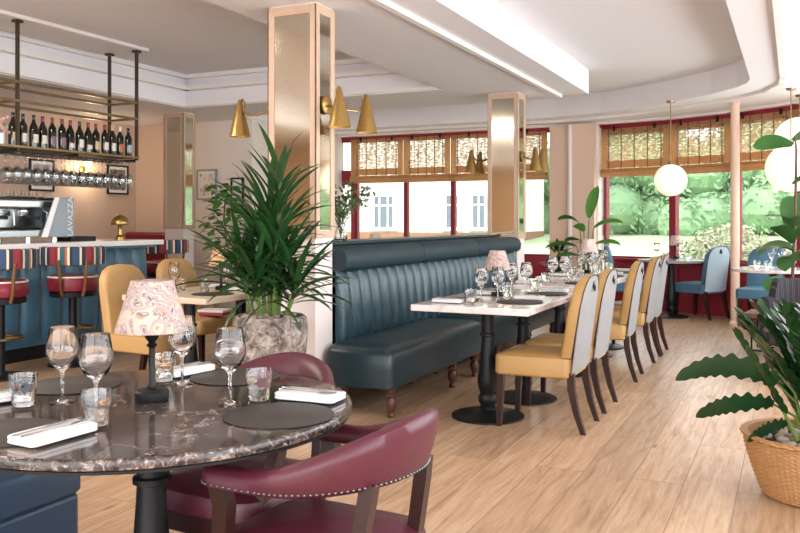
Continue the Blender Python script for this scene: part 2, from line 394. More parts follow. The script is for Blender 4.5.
# ------------------------------------------------------------------ structure
BAY = [(-2.55, 12.46), (-1.53, 12.13), (-.70, 11.72), (.07, 11.17), (.75, 10.4), (1.3, 9.5), (1.75, 8.5)]
OUT = [(-9.2, -3.8), (1.95, -3.8), (1.95, 8.5)] + [(x+.12, y+.14) for x, y in reversed(BAY[:-1])] + [(-2.55, 12.62), (-9.2, 12.62)]
obj_floor = MB(); obj_floor.prism(OUT, -.12, 0)
struct('floor', obj_floor, M['floor'], smooth=False)
Z = 2.69; ZT = 2.96; ZC = 3.10
H1 = [(-6.97, -2.6), (-3.44, -2.6), (-3.44, 8.4), (-6.97, 8.4)]
H2 = [(-2.09, .3), (-.40, .3), (-.40, 9.1), (-.44, 9.35), (-.55, 9.6), (-.85, 10.02), (-1.25, 10.42), (-1.75, 10.80), (-2.3, 11.10), (-3.0, 11.32), (-3.8, 11.4), (-6.85, 11.4), (-6.85, 9.4), (-2.09, 9.4)]
ce = MB()
loops = [[Vector((x, y, 0)) for x, y in l] for l in (OUT, H1[::-1], H2[::-1])]
tri = tessellate_polygon(loops); flat = [p for l in loops for p in l]
ce.add([(p.x, p.y, Z) for p in flat], tri)
ce.add([(p.x, p.y, 3.35) for p in loops[0]], [tuple(range(len(OUT)))])
for hole, top in ((H1, ZC), (H2, ZT)):
    n = len(hole)
    ce.add([(x, y, Z) for x, y in hole]+[(x, y, top) for x, y in hole], [(i, (i+1) % n, n+(i+1) % n, n+i) for i in range(n)])
    t2 = tessellate_polygon([[Vector((x, y, 0)) for x, y in hole]]); ce.add([(x, y, top) for x, y in hole], t2)
n = len(OUT); ce.add([(x, y, Z) for x, y in OUT]+[(x, y, 3.35) for x, y in OUT], [(i, (i+1) % n, n+(i+1) % n, n+i) for i in range(n)])
struct('ceiling', ce, M['white_paint'], smooth=False, recalc=False)
def bar_path(mb, pts, z0, z1, w, closed=False):
    m = len(pts)
    for i in range(m if closed else m-1):
        a = Vector(pts[i]); b = Vector(pts[(i+1) % m]); d = b-a
        mb.box(((a.x+b.x)/2, (a.y+b.y)/2, (z0+z1)/2), (d.length+w*.6, w, z1-z0), math.atan2(d.y, d.x))
def inset(poly, d):
    out = []; n = len(poly)
    for i in range(n):
        a, p, b = Vector(poly[i-1]), Vector(poly[i]), Vector(poly[(i+1) % n])
        n1 = Vector((-(p-a).y, (p-a).x)).normalized(); n2 = Vector((-(b-p).y, (b-p).x)).normalized(); q = (n1+n2); k = 1+n1.dot(n2)
        out.append(tuple(p+q*(d/max(k, .3))))
    return out
t = MB(); bar_path(t, inset(H1, .05), 2.90, 2.955, .11, True); bar_path(t, inset(H1, .02), 2.70, 2.73, .05, True); bar_path(t, inset(H1, .03), 3.05, 3.1, .07, True)
struct('trim_1', t, M['trim_white'], smooth=False)
t = MB(); bar_path(t, [(-2.40, .3), (-2.40, 9.32)], 2.655, 2.70, .05); bar_path(t, [(-6.8, 11.72), (-3.8, 11.72), (-2.95, 11.66), (-2.1, 11.40), (-1.5, 11.06), (-.95, 10.66), (-.55, 10.3), (-.27, 9.9), (-.12, 9.4), (-.10, 9.0), (-.10, .3)], 2.655, 2.70, .05)
struct('trim_2', t, M['trim_white'], smooth=False)
t = MB(); bar_path(t, [(-6.88, 12.2), (-2.6, 12.2), (-1.55, 12.0), (-.75, 11.6), (0, 11.05), (.65, 10.3)], 2.655, 2.69, .09)
struct('trim_3', t, M['trim_white'], smooth=False)

# walls
w = MB(); w.b2(-9.2, -9.0, -3.8, 9.9, 0, Z); struct('wall_west', w, M['peach'], smooth=False)
w = MB(); w.b2(-9.0, -7.95, 9.7, 9.9, 0, Z); struct('wall_bar_end', w, M['peach'], smooth=False)
w = MB(); w.b2(-7.95, -6.88, 9.7, 9.9, 0, Z); w.b2(-7.08, -6.88, 9.9, 12.3, 0, Z); struct('wall_cream', w, M['white_wall'], smooth=False)
t = MB(); t.b2(-7.6, -6.88, 9.675, 9.7, .93, .975); t.b2(-7.6, -6.88, 9.68, 9.7, .60, .63); t.b2(-7.6, -6.88, 9.68, 9.7, 0, .14)
struct('trim_4', t, M['trim_white'], smooth=False)
w = MB(); w.b2(-9.2, -5.3, -3.7, -3.6, 0, Z); w.b2(-5.3, 1.95, -3.7, -3.6, 0, .7); w.b2(-5.3, 1.95, -3.7, -3.6, 2.6, Z)
for x in (-3.9, -2.4, -.9, .6, 1.8): w.b2(x, x+.12, -3.7, -3.6, .7, 2.6)  # openings cut for the added south fill lamp
struct('wall_south', w, M['tan_wall'], smooth=False)
w = MB(); w.b2(1.75, 1.95, -3.6, 8.5, 0, .7); w.b2(1.75, 1.95, -3.6, 8.5, 2.6, Z)
for y in (-3.6, -.9, 1.8, 4.5, 7.2, 8.4): w.b2(1.75, 1.95, y, y+.12, .7, 2.6)
struct('wall_east', w, M['red_panel'], smooth=False)
# north wall: sill wall, head rail, piers
w = MB(); w.b2(-6.95, -3.27, 12.25, 12.4, 0, .72); w.b2(-6.95, -2.55, 12.25, 12.45, 2.62, Z)
struct('wall_north', w, M['red_panel'], smooth=False)
w = MB(); w.b2(-3.27, -2.985, 12.1, 12.5, 0, Z-.03); w.b2(-2.93, -2.60, 12.05, 12.5, 0, Z-.03)
struct('wall_pier', w, M['pier'], smooth=False)
t = MB(); t.lathe([(.035, 0), (.035, Z-.03)], 12, (-2.957, 12.06, 0)); t.b2(-2.62, -2.57, 12.2, 12.5, 0, Z-.03); struct('trim_5', t, M['trim_white'])
t = MB(); t.b2(-2.93, -2.60, 12.03, 12.06, .93, .97); t.b2(-3.27, -2.985, 12.08, 12.11, .93, .97); struct('trim_6', t, M['oak_trim'], smooth=False)
# windows of the north wall
def window_flat(name, x0, x1, y, z0, z1, fw=.05, transom=None):
    f = MB(); f.b2(x0, x0+fw, y, y+.08, z0, z1); f.b2(x1-fw, x1, y, y+.08, z0, z1); f.b2(x0+fw, x1-fw, y, y+.08, z1-fw, z1); f.b2(x0+fw, x1-fw, y, y+.08, z0, z0+fw)
    if transom: f.b2(x0+fw, x1-fw, y, y+.08, transom, transom+.2)
    o = struct(name, f, M['red_paint'], smooth=False)
    g = MB(); g.b2(x0+fw, x1-fw, y+.04, y+.045, z0+fw, z1-fw); obj('pane', g, M['pane'], o, smooth=False)
    return o
nx = [-6.62, -5.70, -4.88, -4.06, -3.27]
for i in range(4): window_flat('window_%d' % (i+1), nx[i], nx[i+1], 12.28, .72, 2.62, .035)
d = MB(); d.b2(-6.95, -6.90, 12.26, 12.36, 0, 2.62); d.b2(-6.70, -6.62, 12.26, 12.36, 0, 2.62); d.b2(-6.9, -6.7, 12.27, 12.35, 1.86, 2.10); d.b2(-6.9, -6.7, 12.27, 12.35, 2.57, 2.62); d.b2(-6.9, -6.7, 12.27, 12.35, 0, .5)
o = struct('door_1', d, M['red_paint'], smooth=False); g = MB(); g.b2(-6.9, -6.7, 12.30, 12.305, .5, 2.57); obj('pane', g, M['pane'], o, smooth=False)
# bow window
SILL = .70; HEAD = 2.57
for i in range(len(BAY)-1):
    a, b = Vector(BAY[i]), Vector(BAY[i+1]); L = (b-a).length; ang = math.atan2((b-a).y, (b-a).x); c = (a+b)/2
    w = MB(); w.box((0, .05, SILL/2), (L, .1, SILL)); w.box((0, .05, (HEAD+Z)/2), (L+.04, .12, Z-HEAD))
    w.box((0, -.012, .12), (L-.06, .03, .24)); w.box((0, -.01, .62), (L-.06, .03, .05))
    for x in (-L/2+.06, L/2-.06, 0): w.box((x, -.01, .4), (.06, .025, .4))
    struct('wall_bow_%s' % 'abcdef'[i], w, M['red_panel'], loc=(c.x, c.y, 0), rz=ang, smooth=False)
    f = MB()
    for x in (-L/2+.025, L/2-.025): f.box((x, .04, (SILL+HEAD)/2), (.05, .09, HEAD-SILL))
    f.box((0, .04, SILL+.02), (L-.1, .09, .05)); f.box((0, .04, HEAD-.03), (L-.1, .09, .06))
    o = struct('window_%d' % (i+5), f, M['red_paint'], loc=(c.x, c.y, 0), rz=ang, smooth=False)
    g = MB(); g.box((0, .04, (SILL+HEAD)/2), (L-.1, .006, HEAD-SILL-.08)); obj('pane', g, M['pane'], o, smooth=False)
    s_ = MB(); s_.box((0, -.04, SILL+.005), (L, .12, .03)); obj('sill', s_, M['red_paint'], o, smooth=False)

# columns with mirrored faces
def column(name, x0, x1, y0, y1, zm, mat_low):
    b = MB(); b.b2(x0, x1, y0, y1, 0, Z); col = struct(name, b, M['col_white'], smooth=False)
    fr = MB(); mi = MB(); e = .014; cx, cy = (x0+x1)/2, (y0+y1)/2; fw = .05
    z0, z1 = zm, Z-.01
    for (c, L, ang) in (((cx, y0), x1-x0, 0), ((x1, cy), y1-y0, PI/2), ((cx, y1), x1-x0, PI), ((x0, cy), y1-y0, -PI/2)):
        T = Matrix.Translation((c[0], c[1], 0)) @ Matrix.Rotation(ang, 4, 'Z')
        for s in (-1, 1): fr.box((s*(L/2-fw/2+e), -e/2, (z0+z1)/2), (fw, e, z1-z0), X=T)
        fr.box((0, -e/2, z1-.03), (L-2*fw+2*e, e, .06), X=T); fr.box((0, -e/2, z0+.025), (L-2*fw+2*e, e, .05), X=T)
        mi.box((0, -.003, (z0+z1)/2), (L-2*fw+2*e, .006, z1-z0-.11), X=T)
    obj('mirror_frame', fr, M['oak_trim'], col, smooth=False, bev=.004); obj('mirror', mi, M['mirror'], col, smooth=False)
    if mat_low:
        p = MB(); p.b2(x0-.02, x1+.02, y0-.02, y1+.02, 0, .12); obj('plinth', p, mat_low, col, smooth=False)
    return col
column('column', -3.165, -2.815, 4.67, 4.89, 1.15, M['trim_white'])
column('column', -3.10, -2.77, 8.90, 9.17, 1.06, M['trim_white'])
column('column', -7.55, -7.25, 8.68, 8.90, 1.15, M['trim_white'])
p = MB(); p.lathe([(.07, 0), (.07, .03), (.052, .05), (.052, 2.66), (.075, 2.69)], 20); struct('column', p, M['pier'], loc=(-.645, 10.87, 0))

# ------------------------------------------------------------------ outside
g = MB(); g.rings([[(-60, y, -.5), (40, y, -.5), (40, y, z), (-60, y, z)] for y, z in ((12.7, -.2), (14, -.15), (33, .75), (80, .9))]); struct('ground', g, M['lawn'], smooth=False)
g = MB(); g.rings([[(x0, y, z-.05), (x1, y, z-.05), (x1, y, z), (x0, y, z)] for y, z, x0, x1 in ((15, -.08, -.2, 12), (27, .49, .6, 14))]); struct('paving', g, M['gravel'], smooth=False)
h = thing('house', 'white rendered house seen through the windows behind the teal banquette', 'house', (-16.5, 26, .3))
b = MB(); b.b2(-10, 7.9, 0, 5, .55, 7); obj('wall', b, M['render_white'], h, smooth=False)
b = MB(); b.b2(-10, 7.9, -.06, 5, -.5, .55); obj('brick_plinth', b, M['brick'], h, smooth=False)
b = MB(); b.rings([[(-10.4, -.4, 7), (8.3, -.4, 7), (8.3, 5.4, 7), (-10.4, 5.4, 7)], [(-10, 2.3, 9), (7.9, 2.3, 9), (7.9, 2.7, 9), (-10, 2.7, 9)]]); obj('roof', b, M['mid_wood'], h, smooth=False)
for x, hw in ((-4.0, .36), (-1.0, .36), (3.6, .36), (6.15, .2), (7.1, .2)):
    f = MB(); f.b2(x-hw-.06, x-hw, -.05, .02, .72, 1.85); f.b2(x+hw, x+hw+.06, -.05, .02, .72, 1.85); f.b2(x-hw, x+hw, -.05, .02, 1.78, 1.85); f.b2(x-hw-.18, x+hw+.18, -.14, .02, .62, .72)
    for q in ((-.16, .16) if hw > .3 else (0,)): f.b2(x+q-.025, x+q+.025, -.04, .02, .72, 1.78)
    f.b2(x-hw, x+hw, -.04, .02, 1.45, 1.5); wo = obj('window', f, M['trim_white'], h, smooth=False)
    pn = MB(); pn.b2(x-hw, x+hw, -.02, -.005, .72, 1.78); obj('pane', pn, M['house_pane'], wo, smooth=False)
def leafcloud(mb, blobs, n, size, seed):
    r = random.Random(seed); tot = sum(b[3]**2 for b in blobs)
    for bx, by, bz, br, sq in blobs:
        for _ in range(int(n*br*br/tot)):
            v = Vector((r.gauss(0, 1), r.gauss(0, 1), r.gauss(0, 1))).normalized()*br*(.65+.4*r.random())
            p = Vector((bx+v.x, by+v.y, bz+v.z*sq)); a = Vector((r.gauss(0, 1), r.gauss(0, 1), r.gauss(0, 1))).normalized(); b_ = a.orthogonal().normalized(); k = size*(.6+.8*r.random())
            mb.add([p-a*k, p+b_*k*.45, p+a*k, p-b_*k*.45], [(0, 1, 2, 3)])
def tree(label, x, y, h, r, mat, seed, trunk=True, size=.16, group=None, n=6500):
    t = thing('tree', label, 'tree', (x, y, .75), 0, group); q = random.Random(seed)
    bl = [(q.uniform(-.6, .6)*r, q.uniform(-.6, .6)*r, h*q.uniform(.22, .9), r*q.uniform(.45, .75), .9) for _ in range(11)]
    m = MB(); leafcloud(m, bl, n, size, seed)
    for bx, by, bz, br, sq in bl: m.lathe([(br*.78*math.sin(PI*k/7), -br*.78*sq*math.cos(PI*k/7)) for k in range(8)], 10, (bx, by, bz))
    obj('foliage', m, mat, t, recalc=False, smooth=False)
    m = MB(); m.tube([(0, 0, 0), (.05, .05, h*.3), (0, .1, h*.7)], [.18, .14, .06], 8); obj('trunk', m, M['trunk'], t)
tree('pale green tree beyond the lawn, seen beside the second mirrored column', -6.0, 38, 5.2, 2.6, M['tree_leaf_hazed'], 1)
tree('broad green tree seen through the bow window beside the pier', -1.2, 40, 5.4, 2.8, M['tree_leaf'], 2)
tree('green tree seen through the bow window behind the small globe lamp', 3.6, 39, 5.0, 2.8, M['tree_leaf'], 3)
tree('green tree seen through the bow window beside the round pole', 8.4, 39, 5.4, 2.8, M['tree_leaf_hazed'], 4)
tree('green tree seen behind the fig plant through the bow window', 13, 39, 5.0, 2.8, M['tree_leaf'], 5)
tree('pale tree beyond the bow window pane behind the large globes', 1.6, 48, 7, 3.5, M['tree_leaf_hazed'], 6)
hd = MB(); q = random.Random(3)
hb = [(x+q.uniform(-.4, .4), 33+q.uniform(-.4, .4), z+q.uniform(-.4, .4), 1.4, .9) for x in range(-10, 18) for z in (.7, 2.3)]
leafcloud(hd, hb, 22000, .13, 12)
for bx, by, bz, br, sq in hb: hd.lathe([(br*.78*math.sin(PI*k/7), -br*.78*sq*math.cos(PI*k/7)) for k in range(8)], 10, (bx, by, bz))
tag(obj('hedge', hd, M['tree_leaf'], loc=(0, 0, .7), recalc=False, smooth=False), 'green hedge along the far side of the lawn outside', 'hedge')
for i, (x, y, r_, lb) in enumerate(((-1.2, 19, .75, 'pinkish blossom shrub outside the bow window behind the blue chairs'), (.9, 19.3, .7, 'pinkish shrub outside beside the white pole'))):
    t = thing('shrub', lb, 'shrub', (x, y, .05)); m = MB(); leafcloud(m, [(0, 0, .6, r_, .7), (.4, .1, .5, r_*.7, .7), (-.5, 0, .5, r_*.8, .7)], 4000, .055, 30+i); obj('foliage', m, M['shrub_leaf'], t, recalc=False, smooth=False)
    m = MB(); m.tube([(0, 0, 0), (0, 0, .5)], .04, 6); obj('stem', m, M['trunk'], t)

# ------------------------------------------------------------------ blinds
def blind(x, y, rz, w, label, h=.68, group='woven bamboo roman blinds'):
    t = thing('bamboo_blind', label, 'blind', (x, y, 2.60), rz, group)
    p = MB(); p.box((0, 0, -h/2), (w-.16, .008, h)); obj('slat_panel', p, M['bamboo'], t, smooth=False)
    e = MB()
    for s in (-1, 1): e.box((s*(w/2-.045), -.004, -h/2), (.09, .014, h))
    e.box((0, -.006, -.03), (w, .016, .06)); e.box((0, -.006, -h+.14), (w-.18, .010, .10)); obj('edging', e, M['bamboo_edge'], t, smooth=False)
    b = MB(); b.tube([(-w/2, -.02, -h), (w/2, -.02, -h)], .045, 10); b.tube([(-w/2, -.03, -h+.05), (w/2, -.03, -h+.05)], .025, 8); obj('bottom_roll', b, M['bamboo_edge'], t)
    c = MB(); k = 5
    for i in range(k):
        xx = -w/2+.12+(w-.24)*i/(k-1); c.box((xx, -.015, -h/2), (.012, .006, h))
    obj('cords', c, M['mid_wood'], t, smooth=False)
    for s in (-.3, .3):
        hk = MB(); hk.box((s*w, -.025, .0), (.025, .03, .07)); obj('hook', hk, M['black_iron'], t, smooth=False)
bl = ['bamboo blind beside the red door', 'bamboo blind in the middle of the far windows', 'bamboo blind partly behind the second mirrored column']
for i, (a, b) in enumerate(((-6.66, -5.70), (-5.70, -4.88), (-4.88, -3.32))): blind((a+b)/2, 12.19, 0, b-a-.01, bl[i])
bl = ['bamboo blind on the bow window next to the peach pier', 'bamboo blind on the bow window behind the white pole', 'bamboo blind on the bow window above the fig plant', 'bamboo blind on the bow window past the globe lamps']
for i in range(4):
    a, b = Vector(BAY[i]), Vector(BAY[i+1]); c = (a+b)/2; d = (b-a).normalized(); nrm = Vector((d.y, -d.x)); c += nrm*.07
    blind(c.x, c.y, math.atan2(d.y, d.x), (b-a).length-.02, bl[i], .66)

# ------------------------------------------------------------------ banquettes
def channel_panel(x_of, y0, y1, z0, z1, cw, bulge, nz=7, lean=0, sub=7):
    """vertical channels: rows along y, columns up z; returns grid bulging to +x with a back"""
    m = MB(); n = max(1, round((y1-y0)/cw)); cols = []
    for i in range(n*sub+1):
        y = y0+(y1-y0)*i/(n*sub); f = (i % sub)/sub; b = bulge*(abs(math.sin(PI*f))**.45)
        col = []
        for j in range(nz+1):
            v = j/nz; z = z0+(z1-z0)*v; e = 1 if 0 < j < nz else .35
            col.append((x_of-lean*v+b*e+bulge*.5*math.sin(PI*v)*.6, y, z))
        col.append((x_of-lean-.06, y, z1)); col.append((x_of-.06, y, z0)); cols.append(col)
    m.rings(cols); return m
def turned_leg(h=.19, k=1.0):
    m = MB(); m.lathe([(.022*k, 0), (.026*k, .012), (.018*k, .03), (.026*k, .05), (.036*k, .085), (.030*k, .115), (.022*k, .13), (.036*k, .14), (.036*k, .15), (.028*k, .158), (.034*k, h)], 16); return m
def sofa(name, label, y0, y1, leg_y, X0=-2.295, xb=-2.80, group='teal leather banquettes'):
    t = thing(name, label, 'banquette', (0, 0, 0), 0, group)
    t.location = (-2.6, (y0+y1)/2, 0); ox, oy = 2.6, -(y0+y1)/2
    def sh(m): m.v = [(a+ox, b+oy, c) for a, b, c in m.v]; return m
    s = MB(); ys = max(y0, 4.74)
    rows = []
    for f, z in ((-.012, .19), (0, .20), (.004, .30), (.0, .40), (-.012, .435), (-.04, .455)):
        rows.append([(x, y, z) for x, y in rrect(.49+2*f, y1-y0-.012+2*f, .05, 5, X0-.245, (y0+y1)/2)])
    for k, zz in ((.8, .468), (.4, .475), (.05, .477)):
        rows.append([(X0-.245+(x-X0+.245)*k, (y0+y1)/2+(y-(y0+y1)/2)*k, zz) for x, y in rrect(.41, y1-y0-.09, .03, 5, X0-.245, (y0+y1)/2)])
    s.rings(rows); obj('seat', sh(s), M['teal_dark'], t)
    yb = y0+.18 if y0 < 5 else y0
    obj('channelled_back', sh(channel_panel(xb+.05, yb+.004, y1-.004, .44, .925, .148, .035, lean=.05)), M['teal'], t, ang=60)
    rl = MB(); rows = []
    prof = [(xb+.055, .925), (xb+.085, .95), (xb+.092, 1.01), (xb+.075, 1.055), (xb+.02, 1.08), (xb-.06, 1.085), (xb-.12, 1.075), (xb-.13, .925)]
    cut = [yb, 6.214] if y0 < 5 else [6.214, 7.52, y1]
    for a, b in zip(cut[:-1], cut[1:]):
        seg = []
        for y, f in ((a+.002, .97), (a+.012, 1), (b-.012, 1), (b-.002, .97)):
            seg.append([(xb-.02+(x-xb+.02)*f, y, 1.01+(z-1.01)*f) for x, z in prof])
        rl.rings(seg)
    obj('head_roll', sh(rl), M['teal_roll'], t, ang=50)
    bk = MB(); bk.b2(xb-.125, xb-.0, yb+.004, y1-.004, .12, .92); obj('back_board', sh(bk), M['teal_dark'], t, smooth=False)
    for y in leg_y:
        for x in (X0-.05, X0-.40):
            obj('leg', turned_leg(), M['turned_wood'], t, loc=(x+ox, y+oy, 0))
    return t
sofa('banquette', 'teal leather banquette with channelled back, its open end against the large mirrored column', 4.72, 6.45, (4.83, 5.89, 6.38))
sofa('banquette', 'teal leather banquette continuing behind the far white tables to the second mirrored column', 6.455, 8.86, (6.95, 7.9, 8.8))
# banquette on the other side, back to back
t = thing('banquette', 'dark teal banquette back rising behind the channelled one, a flower vase on its ledge', 'banquette', (-3.12, 6.9, 0))
b = MB(); b.b2(-.13, .17, -1.98, 1.95, .08, 1.09); obj('back_board', b, M['teal_roll'], t, bev=.02)
b = MB(); b.b2(-.14, .175, -1.99, 1.96, 1.09, 1.115); obj('ledge', b, M['teal_dark'], t, bev=.008)
b = MB(); cushion(b, .55, 3.9, .15, .44, .05, .01, .03, -.42, 0); obj('seat', b, M['teal_dark'], t)
# foreground blue bench
t = thing('bench', 'blue leather bench end under the edge of the round brown marble table', 'bench', (-2.5, 1.3, 0))
b = MB(); cushion(b, .6, 1.66, .34, .47, .04, .015, .03); obj('seat', b, M['blue_leather'], t)
b = MB(); b.b2(-.29, .285, -.82, .82, .03, .34); obj('base', b, M['blue_leather'], t, bev=.02)
b = MB(); b.b2(-.42, -.29, -.82, .82, .03, .95); obj('back', b, M['blue_leather'], t, bev=.04)

# ------------------------------------------------------------------ bar
t = thing('bar_counter', 'blue upholstered bar counter with a white marble top', 'bar counter', (-6.6, 5.0, 0))
b = MB(); b.b2(-.28, .38, -2.5, 1.85, .13, .985); obj('body', b, M['bar_blue'], t, smooth=False)
b = channel_panel(.37, -2.49, 1.86, .17, .985, .235, .045); obj('channelled_front', b, M['bar_blue'], t, ang=60)
T = Matrix.Translation((0, 0, 0))
e = MB(); m2 = channel_panel(0, -.33, .33, .17, .985, .22, .03); e.v = [(y+.05, 1.855+x, z) for x, y, z in m2.v]; e.f = m2.f; obj('channelled_end', e, M['bar_blue'], t, ang=60)
b = MB(); b.b2(-.24, .34, -2.5, 1.80, 0, .13); obj('plinth', b, M['black'], t, smooth=False)
b = MB(); b.b2(-.32, .53, -2.55, 1.96, 1.01, 1.062); obj('counter_top', b, M['bar_top'], t, bev=.006)
b = MB(); b.b2(-.30, .48, -2.5, 1.9, .985, 1.01); obj('counter_trim', b, M['dark_steel'], t, smooth=False)
# back counter behind the bar
t = thing('back_counter', 'low dark back counter along the peach wall behind the bar', 'counter', (-8.7, 6.0, 0))
b = MB(); b.b2(-.28, .25, -2.5, 2.6, 0, .9); obj('body', b, M['mid_wood'], t, smooth=False)
b = MB(); b.b2(-.28, .28, -2.55, 2.65, .9, .94); obj('top', b, M['dark_wood'], t, smooth=False)
t = thing('banquette', 'red leather banquette back just showing beyond the bar top', 'banquette', (-8.1, 9.35, 0))
b = MB(); b.b2(-.85, .1, .05, .22, .1, 1.09); obj('back', b, M['red_seat'], t, bev=.04)
b = MB(); cushion(b, .9, .5, .15, .46, .05, .02, .03, -.38, -.2); obj('seat', b, M['red_seat'], t)

# overhead rack
t = thing('bottle_rack', 'brass and black bottle rack hanging from the ceiling above the bar', 'rack', (-6.5, 5.9, 0))
XF, XB = .20, -.18; Y0, Y1 = -2.2, .90
for x, y in ((XF, Y1), (XB, Y1), (XF, -.60), (XB, -.60), (XF, -2.1), (XB, -2.1)):
    b = MB(); b.box((x, y, (1.90+ZC)/2), (.027, .027, ZC-1.90)); b.box((x, y, ZC-.047), (.07, .07, .022)); obj('post', b, M['bronze'], t, smooth=False)
for z in (2.51, 2.34):
    b = MB()
    for x in (XF, XB): b.box((x, (Y0+Y1)/2, z), (.028, Y1-Y0, .024))
    for y in (Y1, -.6, -2.1): b.box((0.01, y, z), (.38, .026, .022))
    obj('rail', b, M['aged_brass'], t, smooth=False)
b = MB(); b.box((.01, (Y0+Y1)/2, 1.93), (.42, Y1-Y0+.04, .02)); obj('shelf', b, M['aged_brass'], t, smooth=False)
b = MB()
for x in (-.14, -.06, .02, .10, .18): b.box((x, (Y0+Y1)/2, 1.885), (.012, Y1-Y0, .012))
for y in (Y1-.02, .1, -.6, -1.4, -2.1): b.box((.02, y, 1.9), (.36, .014, .022))
obj('glass_hanger', b, M['black_iron'], t, smooth=False)
b = MB(); b.b2(-6.78, -6.22, 3.5, 6.9, ZC-.035, ZC-.002); struct('trim_7', b, M['trim_white'], smooth=False)

BPROF = [(.036, 0), (.038, .006), (.038, .19), (.034, .215), (.017, .245), (.0145, .26), (.0145, .30), (.016, .302), (.016, .312), (0, .312)]
BPROF2 = [(.041, 0), (.042, .006), (.042, .165), (.037, .20), (.018, .245), (.0145, .27), (.0145, .30), (.016, .302), (.016, .312), (0, .312)]
ME_B = [MB().lathe(BPROF, 18).mesh('bottle', M['bottle_glass']), MB().lathe(BPROF2, 18).mesh('bottle', M['bottle_glass'])]
bspec = [('label_cream', 0, 1, 'dark wine bottle with a cream label beside the pink flowers on the rack'),
 ('label_white', 0, 0, 'black wine bottle with a white label just past the rack post'),
 ('label_white', 0, 1, 'black slope-shouldered wine bottle, third from the pink flowers on the rack'),
 ('label_white', 1, 1, 'wine bottle with a red cap and low white label, fourth from the pink flowers'),
 ('label_wine', 1, 0, 'wine bottle with a plum label, fifth from the pink flowers'),
 ('label_wine', 1, 0, 'wine bottle with a plum label and red cap, sixth from the pink flowers'),
 ('label_white', 1, 1, 'wine bottle with a small low white label, seventh from the pink flowers'),
 ('label_white', 0, 1, 'broad black wine bottle with a square white label, eighth from the pink flowers'),
 ('label_white', 1, 1, 'broad red-capped wine bottle with a dark label, ninth from the pink flowers'),
 ('label_cream', 1, 0, 'red-capped wine bottle with a tall orange and white label on the rack'),
 ('label_white', 1, 0, 'wine bottle with a tall plain white label, fourth from the rack end'),
 ('label_white', 2, 0, 'wine bottle with a white label, third from the rack end'),
 ('label_orange', 3, 0, 'wine bottle with a bright patterned label and white cap on the rack'),
 ('label_blue', 0, 0, 'slim dark wine bottle with a pale blue label at the rack end')]
for i, (lm, cap, shp, lb) in enumerate(bspec):
    y = 5.37+1.45*i/13; t = thing('wine_bottle', lb, 'bottle', (-6.44+-.006*math.sin(i*2.3), y, 1.9405), i*.7, 'wine bottles on the bar rack')
    obj('body', ME_B[shp], None, t); r = (.0388, .0428)[shp]
    m = MB(); h0, h1 = (.05, .13) if i not in (6, 8) else (.04, .085)
    a0 = -i*.7-.75
    m.rings([[(r*math.cos(a0+1.9*k/8), r*math.sin(a0+1.9*k/8), h0), (r*math.cos(a0+1.9*k/8), r*math.sin(a0+1.9*k/8), h1)] for k in range(9)], wrap=False, cap=False); obj('label', m, M[lm], t)
    if cap:
        m = MB(); m.lathe([(.0158, .262), (.0158, .300), (.017, .302), (.017, .313), (0, .3135)], 14); obj('capsule', m, M[['foil', 'foil', 'label_cream', 'label_white'][cap]], t)
# pink flowers at the rack's end
t = thing('flower_bunch', 'pink flower bunch standing at the end of the bottles on the rack', 'flowers', (-6.44, 5.24, 1.9405))
m = MB(); m.lathe([(.03, 0), (.035, .07), (.03, .11)], 14); obj('vase', m, M['white_porcelain'], t)
m = MB(); q = random.Random(5)
for k in range(26):
    p = Vector((q.gauss(0, .03), q.gauss(0, .03), .17+q.gauss(0, .05))); m.lathe([(0.004, -.015), (.017, 0), (.012, .012), (0, .015)], 7, p)
obj('blossoms', m, M['petal'], t)
m = MB()
for k in range(6): m.tube([(0, 0, .02), (q.gauss(0, .02), q.gauss(0, .02), .2)], .004, 5)
obj('stems', m, M['stem_green'], t)

# glassware meshes
def wine_prof(h=.215, rb=.045):
    hs = h*.44
    out = [(.034, 0), (.034, .002), (.018, .005), (.005, .012), (.0042, hs*.5), (.005, hs-.01), (.012, hs), (rb*.72, hs+.018), (rb, hs+.048), (rb*.97, hs+.07), (rb*.80, h-.004), (rb*.79, h)]
    return out+[(rb*.77, h-.001), (rb*.94, hs+.07), (rb*.95, hs+.048), (rb*.66, hs+.021), (.004, hs+.006), (0, hs+.005)]
ME_W = MB().lathe(wine_prof(), 22).mesh('wine_glass', M['glass'], ang=70)
ME_T = MB().lathe([(.028, 0), (.031, .003), (.031, .034), (.034, .037), (.034, .050), (.037, .053), (.039, .088), (.037, .088), (.0345, .054), (.031, .046), (.028, .034), (.026, .014), (0, .012)], 22).mesh('tumbler', M['glass'], ang=50)
ME_H = MB().lathe([(r, .0) if False else (r, -z) for r, z in wine_prof(.275, .047)], 14).mesh('wine_glass', M['glass_bright'], ang=70)
def wine(x, y, z, label, group): return tag(obj('wine_glass', ME_W, None, None, (x, y, z)), label, 'glass', group)
def tumbler(x, y, z, label, group): return tag(obj('tumbler', ME_T, None, None, (x, y, z)), label, 'glass', group)
# hanging glasses
for i in range(14):
    for j, x in enumerate((-.10, -.02, .06, .14)):
        y = 5.32+.108*i+.03*(j % 2)
        tag(obj('wine_glass', ME_H, None, None, (-6.5+x, y, 1.878)), 'upside-down wine glass hanging under the bottle rack above the bar', 'glass', 'stemware hanging under the bottle rack')
